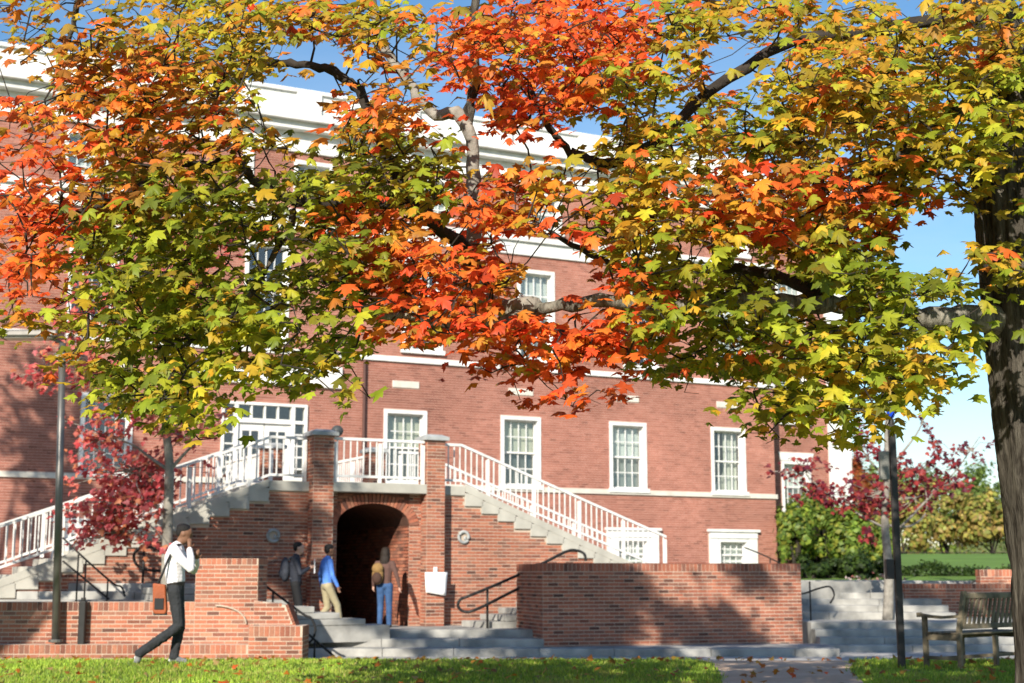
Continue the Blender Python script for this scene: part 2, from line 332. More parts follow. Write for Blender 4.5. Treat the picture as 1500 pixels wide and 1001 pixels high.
bricks(hall, (-HX, 0, 0), (1, 0, 0), (0, -1, 0), .55, 12.7, hole_spans(HL, HRt, hs), BR_HALL, 300, 3, BH=.068, jx=.0022, jz=.0055, worldm=Matrix.Translation((10, YF, 0)))
bricks(hall, (HRt - HX, 0, 0), (0, 1, 0), (1, 0, 0), .55, 12.7, lambda z: [(0, 6)], BR_HALL, 0, 4, BH=.068, jx=.0022, jz=.0055)
def trim(name, x0, x1, pr, z0, z1, m=WHITE, b=.008): return MB().box(x0 - HX, x1 - HX, -pr, .05, z0, z1).build(name, m, hall, bevel=b)
trim('belt_course', HL, HRt + .05, .06, 3.862, 3.998, STONE); trim('belt_course', 12.75, HRt + .05, .07, 7.252, 7.398)
trim('belt_course', HL, 12.74, .05, 7.252, 7.398)
trim('frieze_band', HL, HRt + .06, .07, 10.582, 10.96); trim('frieze_band', HL, HRt + .12, .16, 10.962, 11.118)
trim('door_entablature', 8.56, 12.69, .10, 6.425, 6.995)
for x in c1: trim('stone_plaque', x - .385, x + .385, .03, 6.562, 6.748, STONE)
trim('architrave', HL, HRt + .05, .08, 12.702, 13.02); trim('frieze', HL, HRt + .03, .03, 13.022, 13.26); trim('cornice', HL, HRt + .35, .32, 13.262, 13.46); trim('cornice', HL, HRt + .55, .50, 13.462, 13.66)
MB().box(HL - HX, HRt - HX + .1, .25, .6, 13.662, 14.45).build('parapet', WHITE, hall, bevel=.01)
MB().box(HL - HX, HRt - HX + .15, .17, .68, 14.452, 14.56).build('parapet_coping', WHITE, hall, bevel=.01)
x = HL + 1.2
while x < HRt: MB().box(x - HX - .35, x - HX + .35, .17, .249, 13.664, 14.448).build('parapet_panel', WHITE, hall, bevel=.01); x += 2.9
MB().prism([(HL - HX, .7), (HRt - HX, .7), (HRt - HX, 13.9), (HL - HX, 13.9)], 13.4, 13.6).build('roof_deck', ROOF, hall)
v = MB(); v.quad((HL - HX + .3, 1.2, 13.6), (HRt - HX - .3, 1.2, 13.6), (HRt - HX - 2.5, 5.5, 16.2), (HL - HX + 2.5, 5.5, 16.2)); v.quad((HRt - HX - .3, 1.2, 13.6), (HRt - HX - .3, 12, 13.6), (HRt - HX - 2.5, 5.5, 16.2)); v.quad((HL - HX + 2.5, 5.5, 16.2), (HRt - HX - 2.5, 5.5, 16.2), (HRt - HX - .3, 12, 13.6), (HL - HX + .3, 12, 13.6)); v.build('slate_roof', ROOF, hall)
MB().box(9.85 - HX, 10.15 - HX, -.05, .05, 11.122, 12.698).build('pilaster', WHITE, hall, bevel=.006)
MB().tube([(13.32 - HX, -.07, 4.0), (13.32 - HX, -.07, 7.25)], .045, 8).build('downspout', mat('brown_pipe', (.10, .045, .035), .6), hall)

_pm = {}
def pane_mesh(w, h):
    k = (round(w, 3), round(h, 3))
    if k not in _pm: me = bpy.data.meshes.new('pane'); b = MB().box(-w / 2, w / 2, -.003, .003, -h / 2, h / 2); me.from_pydata(b.v, [], b.f); me.materials.append(GLASS); _pm[k] = me
    return _pm[k]
def grid_window(parent, px, py, z0, w, h, cols, rows, kind, name='window', casing=.10, deep=.21, panes=True):
    # px,py: centre of the opening on the wall face, in the parent's coordinates
    win = bpy.data.objects.new(name, None)
    mb = MB(); hw = w / 2
    mb.box(-hw - .0, -hw + casing, -.035, deep, 0, h); mb.box(hw - casing, hw, -.035, deep, 0, h)
    mb.box(-hw + casing, hw - casing, -.035, deep, h - casing, h); mb.box(-hw + casing, hw - casing, -.035, deep, 0, casing * .8)
    mb.box(-hw - .05, hw + .05, -.10, -.036, -.045, casing * .75)                 # sill
    gw, g0, gh = w - 2 * casing, casing * .8, h - casing * 1.8
    half = rows // 2; y_up, y_lo = deep - .07, deep - .03
    st = .045; cells = []
    for s_, (za, zb, yy) in enumerate(((g0, g0 + gh / 2 + st / 2, y_lo), (g0 + gh / 2 - st / 2, g0 + gh, y_up))):
        if rows == 2: pass
        mb.box(-gw / 2, gw / 2, yy - .02, yy + .019, za, za + st); mb.box(-gw / 2, gw / 2, yy - .02, yy + .019, zb - st, zb)
        mb.box(-gw / 2, -gw / 2 + st, yy - .02, yy + .019, za + st, zb - st); mb.box(gw / 2 - st, gw / 2, yy - .02, yy + .019, za + st, zb - st)
        iw, ih = gw - 2 * st, zb - za - 2 * st; m_ = .026
        for c in range(1, cols): xx = -iw / 2 + iw * c / cols; mb.box(xx - m_ / 2, xx + m_ / 2, yy - .015, yy + .014, za + st, zb - st)
        for r in range(1, half): z_ = za + st + ih * r / half; mb.box(-iw / 2, iw / 2, yy - .0135, yy + .0125, z_ - m_ / 2, z_ + m_ / 2)
        for c in range(cols):
            for r in range(half): cells.append((-iw / 2 + iw * (c + .5) / cols, yy, za + st + ih * (r + .5) / half, iw / cols - m_, ih / half - m_))
    o = mb.build(name, WHITE, parent, loc=(px, py, z0))
    for (cx_, cy_, cz_, w_, h_) in cells:
        p = bpy.data.objects.new('pane', pane_mesh(w_, h_)); COL.objects.link(p); p.parent = o; p.location = (cx_, cy_, cz_); p.rotation_euler = (random.gauss(0, .012), 0, random.gauss(0, .012))
    if kind in ('blind', 'white'):
        f = .52 if kind == 'blind' else (.5 if h > 1.5 else .9)
        MB().box(-gw / 2, gw / 2, deep + .05, deep + .06, h * (1 - f) - .0, h - .06).build('blind', BLIND if kind == 'blind' else BLINDW, o)
        MB().box(-gw / 2, gw / 2, deep + .10, deep + .11, .05, h * (1 - f) - .01).build('lower_shade', mat('grey_shade', (.13, .14, .13), .8) if kind == 'blind' else mat('pale_shade', (.30, .31, .29), .8), o)
    if kind == 'curtain':
        c = MB(); 
        pts = [(.02 + .05 * math.sin(i * 1.9), i) for i in range(0, 13)]
        for i in range(12):
            xa, xb = gw / 2 - .5 + i * .5 / 12, gw / 2 - .5 + (i + 1) * .5 / 12; ya, yb = deep + .1 + .03 * math.sin(i * 2.1), deep + .1 + .03 * math.sin((i + 1) * 2.1)
            lo = .05; c.quad((xa, ya, lo), (xb, yb, lo), (xb, yb, h - .08), (xa, ya, h - .08))
        c.build('curtain', CURT, o)
        c = MB(); c.quad((-.25, deep + .2, .06), (gw / 2 - .4, deep + .22, .06), (gw / 2 - .4, deep + .22, .75), (.05, deep + .2, .62), (-.2, deep + .2, .3)); c.build('curtain', CURT, o)
    return o
for x, z, w, h, k in WIN: grid_window(hall, x - HX, 0, z, w, h, 4, 4, k)
for x, z, w, h in BAS:
    o = grid_window(hall, x - HX, 0, z, w, h, 4, 2 if False else 4, 'white', 'basement_window')
    MB().box(-.86, .86, -.07, .05, .955, 1.14).box(-.93, .93, -.12, .05, 1.142, 1.22).box(-.86, -.58, -.05, .05, -.2, .953).box(.58, .86, -.05, .05, -.2, .953).build('surround', WHITE, o, bevel=.006)

# entrance door in its white glazed screen
dx0, dx1, dz0, dz1 = DOOR
ds = MB(); X = lambda q: q - HX
W_, H_ = dx1 - dx0, dz1 - dz0
mu_x = [0, .06, .33, .39]
ent = bpy.data.objects.new('entrance_screen', None)
mb = MB()
mb.box(0, .07, -.06, .12, 0, H_).box(W_ - .07, W_, -.06, .12, 0, H_).box(.07, W_ - .07, -.06, .12, H_ - .07, H_)
mb.box(.33, .43, -.05, .12, 0, H_ - .07).box(W_ - .43, W_ - .33, -.05, .12, 0, H_ - .07)
mb.box(.43, W_ - .43, -.05, .12, 1.56, 1.68)
mb.box(.07, .33, -.04, .12, 1.58, 1.66).box(W_ - .33, W_ - .07, -.04, .12, 1.58, 1.66)
for i in range(1, 4): xx = .43 + (W_ - .86) * i / 4; mb.box(xx - .02, xx + .02, -.03, .1, 1.68, H_ - .07)
for z_ in (.42, .72, 1.01, 1.3):
    mb.box(.07, .33, -.03, .1, z_ - .02, z_ + .02); mb.box(W_ - .33, W_ - .07, -.03, .1, z_ - .02, z_ + .02)
mb.box(.07, .33, -.035, .1, 0, .2).box(W_ - .33, W_ - .07, -.035, .1, 0, .2)
ent = mb.build('entrance_screen', WHITE, hall, loc=(dx0 - HX, 0, dz0))
def addpane(p, x0, x1, z0, z1, y): q = bpy.data.objects.new('pane', pane_mesh(x1 - x0, z1 - z0)); COL.objects.link(q); q.parent = p; q.location = ((x0 + x1) / 2, y, (z0 + z1) / 2)
for s_ in (0, 1):
    a, b = (.07, .33) if s_ == 0 else (W_ - .33, W_ - .07); zz = [.2, .42, .72, 1.01, 1.3, 1.58]
    for i in range(5): addpane(ent, a, b, zz[i] + .02, zz[i + 1] - .02, .05)
    addpane(ent, a, b, 1.66, H_ - .07, .05)
for i in range(4): q = (W_ - .86) / 4; addpane(ent, .43 + q * i + .02, .43 + q * (i + 1) - .02, 1.68, H_ - .07, .05)
for s_ in (0, 1):
    w2 = (W_ - .86) / 2 - .01; x0 = dx0 + .43 + s_ * (w2 + .02); mb = MB()
    mb.box(0, .13, 0, .05, 0, 1.55).box(w2 - .13, w2, 0, .05, 0, 1.55).box(.13, w2 - .13, 0, .05, 0, .5).box(.13, w2 - .13, 0, .05, 1.36, 1.55).box(w2 / 2 - .02, w2 / 2 + .02, .005, .045, .5, 1.36).box(.13, w2 - .13, .006, .044, .92, .96)
    d_ = mb.build('door', WHITE, hall, loc=(x0 - HX, .02, dz0), bevel=.004)
    for a, b in ((.13, w2 / 2 - .02), (w2 / 2 + .02, w2 - .13)):
        for c, e in ((.5, .92), (.96, 1.36)): addpane(d_, a, b, c, e, .025)
    MB().tube([(.06 if s_ else w2 - .06, -.05, .75), (.06 if s_ else w2 - .06, -.05, 1.0)], .012, 6).build('handle', GREYM, d_)

# set-back wing at the right end
YW = 36.3
wing = thing('brick_wing', 'set back brick wing with tall white corner pilaster behind the burgundy tree', 'building', (29.18, YW, -.08))
WW = [(29.13, 3.6, 1.15, 1.62), (29.13, 6.42, 1.15, 2.2), (29.1, 9.3, 1.15, 1.85)]
wh = [(x - w / 2, x + w / 2, z, z + h) for x, z, w, h in WW]
mb = MB(); wall_cells(mb, [26.8, 31.3] + [q for h in wh for q in h[:2]], [.5, 12.9] + [q for h in wh for q in h[2:]], wh, lambda a, b, c, d: mb.box(a - 30, b - 30, 0, .3, c, d)); mb.build('wall', MORT_H, wing)
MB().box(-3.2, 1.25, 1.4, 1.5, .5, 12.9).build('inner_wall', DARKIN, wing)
MB().box(1.0, 1.3, .301, 9, .5, 12.9).box(-3.2, .99, 8.7, 9, .5, 12.9).build('side_wall', MORT_H, wing)
bricks(wing, (-30, 0, 0), (1, 0, 0), (0, -1, 0), .55, 12.9, hole_spans(26.8, 30.45, wh + [(29.13 - .66, 29.13 + .66, 5.23, 5.48)]), BR_HALL, 150, 5, BH=.068, jx=.0022, jz=.0055, worldm=Matrix.Translation((30, YW, 0)))
for x, z, w, h in WW: grid_window(wing, x - 30, 0, z, w, h, 4, 4, 'white')
MB().prism_y([(-1.47, 5.225), (-.27, 5.225), (-.17, 5.48), (-1.57, 5.48)], -.05, .05).build('lintel', WHITE, wing)
MB().box(.45, 1.32, -.10, 1.0, .6, 12.2).box(.35, 1.42, -.16, 1.1, 12.202, 12.6).box(.39, 1.38, -.14, 1.06, .3, .599).build('pilaster', WHITE, wing, bevel=.01)
MB().box(-3.2, 1.6, -.25, 9.2, 12.902, 13.4).box(-3.2, 1.9, -.5, 9.4, 13.402, 13.66).build('cornice', WHITE, wing, bevel=.01)
MB().box(-3.2, 1.3, .1, 8.9, 13.662, 14.5).build('parapet', WHITE, wing)

# ------------------------------------------------------------------ double entrance stair with arch
YA = 27.8; LZ = 3.47
st = thing('entrance_stair', 'double entrance stair of brick and concrete with arched passage below its landing', 'stairs', (10.78, YA, 0))
SX = 10.78
NR, RISE, TREAD = 13, (LZ - 1.45) / 13, .395
XR0, XL0 = 12.83, 8.5           # where the right and left flights start
DEEP = 3.35
AX0, AX1, ASP, ACR = 9.96, 11.56, 2.62, 3.06
def arch_z(x):
    t = (x - (AX0 + AX1) / 2) / ((AX1 - AX0) / 2); return ASP + (ACR - ASP) * math.sqrt(max(0, 1 - t * t))
def under(x):                    # underside of the concrete treads at x (brick stops here)
    if x < XL0: i = int((XL0 - x) / TREAD) + 1; return LZ - i * RISE - .27
    if x > XR0: i = int((x - XR0) / TREAD) + 1; return LZ - i * RISE - .27
    return LZ - .2
# backing walls
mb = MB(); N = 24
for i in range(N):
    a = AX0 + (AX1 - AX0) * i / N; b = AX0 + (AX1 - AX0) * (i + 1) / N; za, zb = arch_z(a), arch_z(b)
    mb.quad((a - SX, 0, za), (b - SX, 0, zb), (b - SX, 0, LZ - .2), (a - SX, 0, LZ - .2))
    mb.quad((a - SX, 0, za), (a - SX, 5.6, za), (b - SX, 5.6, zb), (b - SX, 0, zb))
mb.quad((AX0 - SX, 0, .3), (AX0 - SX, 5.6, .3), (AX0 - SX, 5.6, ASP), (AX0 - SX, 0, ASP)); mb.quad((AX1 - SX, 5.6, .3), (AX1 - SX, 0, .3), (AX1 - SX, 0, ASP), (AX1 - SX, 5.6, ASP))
mb.build('passage_vault', mat('shade_dark_brick', (.13, .065, .045), .95, .25, 6, .4), st)  # brick colour darkened to stand in for the shade inside the vault
for sgn in (0, 1):
    q = MB()
    if sgn == 0: q.box(XL0 - SX, AX0 - SX, 0, .25, .2, LZ - .2)
    else: q.box(AX1 - SX, XR0 - SX, 0, .25, .2, LZ - .2)
    for i in range(NR):
        x0 = (XL0 - (i + 1) * TREAD, XL0 - i * TREAD) if sgn == 0 else (XR0 + i * TREAD, XR0 + (i + 1) * TREAD)
        q.box(x0[0] - SX, x0[1] - SX, 0, DEEP, .2, LZ - (i + 1) * RISE - .27)
    q.build('wall', MORT_G, st)
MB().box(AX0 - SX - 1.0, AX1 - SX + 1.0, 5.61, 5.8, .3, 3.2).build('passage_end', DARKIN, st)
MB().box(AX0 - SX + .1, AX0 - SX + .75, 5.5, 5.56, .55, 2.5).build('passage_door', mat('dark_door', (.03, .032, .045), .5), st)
med = [(8.62, 2.37), (12.81, 2.39)]
def stair_spans(z):
    out_ = []
    def cut(a, b):
        segs = [(a, b)]
        for mx_, mz in med:
            if abs(z - mz) < .125:
                hw = math.sqrt(.125 ** 2 - (z - mz) ** 2); segs = [t for s in segs for t in ((s[0], min(s[1], mx_ - hw)), (max(s[0], mx_ + hw), s[1])) if t[1] - t[0] > .02]
        return segs
    xa = XL0 - NR * TREAD
    for i in range(NR):
        if LZ - (NR - i) * RISE - .27 < z + .03: xa = XL0 - (NR - 1 - i) * TREAD
    xb = XR0
    for i in range(NR):
        if LZ - (i + 1) * RISE - .27 > z + .03: xb = XR0 + (i + 1) * TREAD
    aw = .0
    if z < ASP: la, lb = AX0, AX1
    else:
        m_ = (AX0 + AX1) / 2; t = max(0, 1 - ((z - ASP) / (ACR + .2 - ASP)) ** 2); hw = ((AX1 - AX0) / 2 + .2) * math.sqrt(t); la, lb = m_ - hw, m_ + hw
    if z > LZ - .22: return []
    if lb > la + .02: return cut(xa, la) + cut(lb, xb)
    return cut(xa, xb)
bricks(st, (-SX, 0, 0), (1, 0, 0), (0, -1, 0), .5, LZ - .22, stair_spans, BR_GARD, 300, 11, worldm=Matrix.Translation((SX, YA, 0)))
bricks(st, (AX1 - SX, 0, 0), (0, 1, 0), (-1, 0, 0), .5, ASP, lambda z: [(.0, 4.5)], BR_GARD, 0, 12)
bricks(st, (AX0 - SX, 0, 0), (0, 1, 0), (1, 0, 0), .5, ASP, lambda z: [(.0, 4.5)], BR_GARD, 0, 13)
vm = bpy.data.meshes.new('brick'); b = MB().box(-.031, .031, -.024, .02, 0, .205); vm.from_pydata(b.v, [], b.f); vm.materials.append(BR_GARD)
m_ = (AX0 + AX1) / 2; nv = 31
for i in range(nv):
    th = math.pi * (i + .5) / nv; hw = (AX1 - AX0) / 2; x = m_ + hw * math.cos(th); z = ASP + (ACR - ASP) * math.sin(th)
    nx, nz = math.cos(th) / hw, math.sin(th) / (ACR - ASP); an = math.atan2(nx, nz)
    o = link('brick', vm, st, loc=(x - SX, 0, z)); o.rotation_euler = (0, an, 0)
for mx_, mz in med:
    t = MB(); ring = [(mx_ - SX + .115 * math.cos(k * math.pi / 10), mz + .115 * math.sin(k * math.pi / 10)) for k in range(20)]
    t.tube([(x, -.02, z) for x, z in ring + ring[:1]], .035, 6, False); md = t.build('medallion', LEADC, st, True); MB().ell((mx_ - SX, .03, mz), (.10, .02, .10), 14, 6).build('bowl_shade_disc', BLACKM, md, True); MB().ell((mx_ - SX + .04, -.0, mz - .02), (.035, .03, .045), 10, 6).build('bowl_lit_side', LEADC, md, True)  # black disc and pale ball stand in for the bowl's shaded and lit sides
# treads
for sgn in (-1, 1):
    for i in range(NR):
        z = LZ - (i + 1) * RISE; x0 = (XR0 if sgn > 0 else XL0) + sgn * i * TREAD; x1 = x0 + sgn * (TREAD + .03)
        MB().box(min(x0, x1) - SX, max(x0, x1) - SX, -.045, DEEP, z - .27, z).build('step', CONC, st, bevel=.01)
for sgn in (-1, 1):
    xa_ = (XR0 if sgn > 0 else XL0) - SX; xb_ = xa_ + sgn * NR * TREAD; zb_ = LZ - NR * RISE
    pg = [(xa_, LZ - .12), (xb_, zb_ - .12), (xb_, zb_ + .03), (xa_, LZ + .03)]
    MB().prism_y(pg if sgn > 0 else pg[::-1], -.052, .04).build('stringer', CONC, st)
MB().box(XL0 - SX, XR0 - SX, -.045, DEEP, LZ - .2, LZ).build('landing_slab', CONC, st, bevel=.01)
MB().box(9.77 - SX, 11.83 - SX, -.30, -.046, LZ - .2, LZ - .001).build('landing_edge', CONC, st, bevel=.012)
MB().box(9.3 - SX, 12.3 - SX, DEEP + .002, YF - YA - .12, LZ - .2, LZ - .001).box(9.4 - SX, 12.0 - SX, 5.9, YF - YA - .12, LZ, LZ + .16).box(9.4 - SX, 12.0 - SX, 6.4, YF - YA - .12, LZ + .162, LZ + .33).build('landing_bridge', CONC, st)
def pillar(x0, x1, y0, y1, z0, z1, nind, seed):
    p = MB().box(x0 - SX, x1 - SX, y0, y1, z0, z1).build('pillar', MORT_G, st)
    wm = Matrix.Translation((SX, YA, 0))
    bricks(p, (x0 - SX, y0, 0), (1, 0, 0), (0, -1, 0), z0, z1, lambda z: [(0, x1 - x0)], BR_GARD, nind, seed, worldm=wm)
    bricks(p, (x0 - SX, y0, 0), (0, 1, 0), (-1, 0, 0), z0, z1, lambda z: [(0, y1 - y0)], BR_GARD, 0, seed + 1)
    bricks(p, (x1 - SX, y0, 0), (0, 1, 0), (1, 0, 0), z0, z1, lambda z: [(0, y1 - y0)], BR_GARD, 0, seed + 2)
    c = MB().box(x0 - .07 - SX, x1 + .07 - SX, y0 - .07, y1 + .07, z1, z1 + .07)
    o_ = len(c.v); e = .06
    c.v += [(x0 - .07 - SX, y0 - .07, z1 + .0701), (x1 + .07 - SX, y0 - .07, z1 + .0701), (x1 + .07 - SX, y1 + .07, z1 + .0701), (x0 - .07 - SX, y1 + .07, z1 + .0701), (x0 + e - SX, y0 + e, z1 + .13), (x1 - e - SX, y0 + e, z1 + .13), (x1 - e - SX, y1 - e, z1 + .13), (x0 + e - SX, y1 - e, z1 + .13)]
    for f in ((4, 5, 6, 7), (0, 1, 5, 4), (1, 2, 6, 5), (2, 3, 7, 6), (3, 0, 4, 7)): c.f.append([o_ + k for k in f]); c.m.append(0)
    c.build('pillar_cap', LEADC, p)
pillar(9.34, 9.77, -.30, .16, .54, 4.40, 60, 21); pillar(11.83, 12.24, -.30, .16, .54, 4.40, 60, 24)
pillar(9.34, 9.77, DEEP - .25, DEEP + .15, LZ, 4.40, 0, 27); pillar(11.83, 12.24, DEEP - .25, DEEP + .15, LZ, 4.40, 0, 30)
MB().ell((9.93 - SX, .0, 4.53), (.13, .13, .12), 12, 8).build('lamp_globe', mat('dark_globe', (.06, .065, .065), .5), st, True)
_bal = {}
def bal_mesh(h):
    k = round(h, 2)
    if k not in _bal: me = bpy.data.meshes.new('baluster'); b = MB().box(-.0115, .0115, -.0115, .0115, 0, h); me.from_pydata(b.v, [], b.f); me.materials.append(WHITE); _bal[k] = me
    return _bal[k]
def railing(pts, gap=.135, posts=1.25, name='railing', h=.86):
    # pts: (x, y, z) walking line in stair coordinates, straight segments
    L = [0]; P_ = [np.array(p) for p in pts]
    for a, b in zip(P_, P_[1:]): L.append(L[-1] + np.linalg.norm((b - a)[:2]))
    def at(s):
        for i in range(len(P_) - 1):
            if s <= L[i + 1] + 1e-6: t = (s - L[i]) / (L[i + 1] - L[i]); return P_[i] * (1 - t) + P_[i + 1] * t
        return P_[-1]
    def railm(zo, w, hgt):
        m2 = MB()
        for a, b in zip(P_, P_[1:]):
            d = b - a; n_ = np.array([-d[1], d[0], 0]); n_ /= np.linalg.norm(n_); o_ = len(m2.v)
            for p in (a, b):
                for sw, sz in ((-1, 0), (1, 0), (1, 1), (-1, 1)): q = p + n_ * sw * w / 2; m2.v.append((q[0], q[1], q[2] + zo + sz * hgt))
            for f in ((0, 1, 5, 4), (1, 2, 6, 5), (2, 3, 7, 6), (3, 0, 4, 7), (0, 3, 2, 1), (4, 5, 6, 7)): m2.f.append([o_ + k for k in f]); m2.m.append(0)
        return m2
    r = railm(h, .065, .055).build(name, WHITE, st)
    railm(.10, .05, .05).build('bottom_rail', WHITE, r)
    n = int(L[-1] / gap)
    for i in range(n):
        s = (i + .5) * L[-1] / n; q = at(s); o_ = bpy.data.objects.new('baluster', bal_mesh(h - .13)); COL.objects.link(o_); o_.parent = r; o_.location = (q[0], q[1], q[2] + .135)
    k = max(1, round(L[-1] / posts))
    for i in range(k + 1):
        q = at(min(max(L[-1] * i / k, .03), L[-1] - .03)); MB().box(-.034, .034, -.034, .034, 0, h + .02).build('post', WHITE, r, loc=(q[0], q[1], q[2] - .06))
zb = LZ - NR * RISE
for yy in (.08, 2.38):
    e = XR0 + NR * TREAD; railing([(12.28 - SX, yy, LZ), (XR0 - .05 - SX, yy, LZ), (e - SX, yy, zb + .12)])
    e = XL0 - NR * TREAD; railing([(9.30 - SX, yy, LZ), (XL0 + .05 - SX, yy, LZ), (e - SX, yy, zb + .12)])
railing([(9.8 - SX, -.2, LZ), (11.8 - SX, -.2, LZ)], posts=1.0)
railing([(9.6 - SX, DEEP + .25, LZ), (9.6 - SX, YF - YA - .4, LZ)]); railing([(12.05 - SX, DEEP + .25, LZ), (12.05 - SX, YF - YA - .4, LZ)])

# terraces beside the stair
struct(MB().box(-12, 8.0, 28.05, 35.2, -.4, 1.449).build('terrace', CONC2))
struct(MB().box(13.6, 27.5, 27.9, 35.2, -.4, 1.447).box(16.8, 27.5, 26.2, 27.89, -.4, 1.4465).build('terrace_right', CONC2))
def slabs(t, x0, x1, y0, y1, z0, z1, L, seed):
    rg = random.Random(seed); x = x0
    while x < x1 - .05:
        e = min(x1, x + L * rg.uniform(.8, 1.2)); e = x1 if x1 - e < .4 else e
        MB().box(x, e - .007, y0 + rg.uniform(0, .008), y1, z0, z1 - rg.uniform(0, .005)).build('step', CONC2, t, bevel=.012); x = e
ts = thing('terrace_steps', 'grey stone steps up to the terrace behind the low brick wall', 'steps', cw(-8, 26, 0), YAW)
for i in range(3): slabs(ts, -6.5, 2.6, .1 + .42 * i, .1 + .42 * (i + 1) + (.5 if i == 2 else 0), .2, 1.16 + .145 * i, 1.6, i)
MB().box(-6.5, 2.6, 1.86, 4.2, .2, 1.447).build('step', CONC2, ts)
fs = thing('front_steps', 'three broad grey stone steps rising to the arched passage', 'steps', cw(0, 27, 0), YAW)
for i, (r1, dd) in enumerate(((6.1, 2.3), (.62, 1.8), (.62, 1.23))): slabs(fs, -3.95, r1, .01 + .6 * i, .01 + .6 * (i + 1) - .002 if i < 2 else 1.215, -.2, .25 + .15 * i, 1.5, 10 + i)
MB().box(.622, 6.1, .61, 1.9, -.2, .249).build('step', CONC2, fs)
lf = thing('left_steps', 'pale shallow steps climbing away from the arch beside the brick cheek wall', 'steps', (10.4, 25.9, 0))
for i in range(7): MB().box(-4.6, -.51 * i, -.012 * (i % 2), .75, .541 + .12 * i - (.2 if i == 0 else 0), .655 + .12 * i).build('step', CONC2, lf, bevel=.01)
rf = thing('right_steps', 'pale stone steps climbing behind the tall brick garden wall', 'steps', (12.55, 26.1, 0))
for i in range(7): MB().box(.42 * i, 4.4, -.012 * (i % 2), 1.2, .551 + .125 * i - (.2 if i == 0 else 0), .67 + .125 * i).build('step', CONC2, rf, bevel=.01)

# ------------------------------------------------------------------ garden walls
BR_WALL = brick_mat('brown_brick', [(.10, .05, .04), (.30, .105, .065), (.36, .125, .075), (.40, .15, .09), (.33, .125, .08), (.20, .095, .07), (.43, .185, .115)])
def garden_wall(name, label, loc, rz, blocks, nind, seed, ends=True, BR_GARD=BR_GARD):
    t = thing(name, label, 'brick wall', loc, rz); wm = Matrix.Translation(Vector(loc)) @ Matrix.Rotation(rz, 4, 'Z')
    for i, (x0, x1, y0, y1, z0, z1) in enumerate(blocks):
        MB().box(x0, x1, y0, y1, z0, z1 - .004).build('wall', MORT_G, t)
        bricks(t, (x0, y0, 0), (1, 0, 0), (0, -1, 0), z0, z1, lambda z: [(0, x1 - x0)], BR_GARD, nind // len(blocks), seed + i * 7, True, wm)
        if ends:
            bricks(t, (x0, y0, 0), (0, 1, 0), (-1, 0, 0), z0, z1, lambda z: [(0, y1 - y0)], BR_GARD, 0, seed + i * 7 + 1, True)
            bricks(t, (x1, y0, 0), (0, 1, 0), (1, 0, 0), z0, z1, lambda z: [(0, y1 - y0)], BR_GARD, 0, seed + i * 7 + 2, True)
    return t
wd = math.atan2(.291, .957)
tw = garden_wall('garden_wall', 'tall brick garden wall with dark tree shade beside the front steps', cw(rr(795, 27.62), 27.62, 0), YAW + wd, [(0, 5.5, 0, .42, .20, 1.82), (0, .42, .421, 1.7, .20, 1.815)], 300, 41, BR_GARD=BR_WALL)
MB().box(.001, 5.499, -.012, .43, 1.815, 1.826).build('coping', brick_mat('coping_brick', [(.20, .075, .055), (.30, .11, .075), (.26, .1, .07)]), tw)
DL = 24.2
def rl(px): return rr(px, DL)
r0 = -11.0; org = cw(0, DL, 0)
lw = garden_wall('stepped_garden_wall', 'stepped low brick wall with raised pier behind the man on the lawn', org, YAW,
    [(r0, rl(287), 0, .4, .1, 1.16), (r0, rl(372), -.30, -.001, -.1, .475), (rl(287), rl(378), -.002, .9, .1, 1.88), (rl(372), rl(449), -.32, .42, -.1, .775)], 300, 61)
# sloping cheek between pier and end block
ck = MB(); xa, xb = rl(378) - .05, rl(432)
ck.prism_y([(xa, .1), (xb, .1), (xb, .772), (xa + .55, 1.10), (xa, 1.18)], -.02, .40); ck.build('sloped_cheek', MORT_G, lw)
def ck_span(z):
    if z < .772: return [(0, xb - xa)]
    return [(0, max(.03, float(np.interp(z, [.772, 1.10, 1.18], [xb - xa, .55, .02])) - .03))]
bricks(lw, (xa, -.02, 0), (1, 0, 0), (0, -1, 0), .1, 1.17, ck_span, BR_GARD, 0, 81)
for i in range(9):                                # bricks capping the slope
    a0, b0 = (xa + .55, 1.10), (xb + .02, .76); t0 = i / 9; px_, pz = a0[0] + (b0[0] - a0[0]) * (t0 + .055), a0[1] + (b0[1] - a0[1]) * (t0 + .055)
    o = MB().box(-.033, .033, -.035, .43, -.02, .025).build('brick', BR_GARD, lw, loc=(px_, 0, pz)); o.rotation_euler = (0, math.atan2(a0[1] - b0[1], b0[0] - a0[0]), 0)
arcp = [(rl(318) + .52 * math.sin(k * .196), -.045, .80 + .30 * math.cos(k * .196)) for k in range(9)]
MB().tube(arcp, .014, 5).build('mortar_arc', MORT_G, lw)
rw = garden_wall('retaining_wall', 'low reddish brick retaining wall behind the wooden bench', cw(rr(1325, 33), 33, 0), YAW, [(0, 6, 0, .35, .3, 1.40), (1.85, 6, .36, .7, .3, 1.72)], 200, 91)

# right hand steps
rs = thing('far_steps', 'grey steps in dappled shade between the tall brick wall and the bench', 'steps', cw(6.1, 28.6, 0), YAW)
for i in range(4): slabs(rs, .05, 9.5, .4 * i, .4 * i + (.398 if i < 3 else 3.4), -.1, .235 + .135 * i, 1.5, 20 + i)
for i in range(6): slabs(rs, -.6, 3.6, 3.0 + .5 * i, 3.0 + .5 * i + (.498 if i < 5 else 4), -.1, .79 + .135 * i, 1.4, 30 + i)

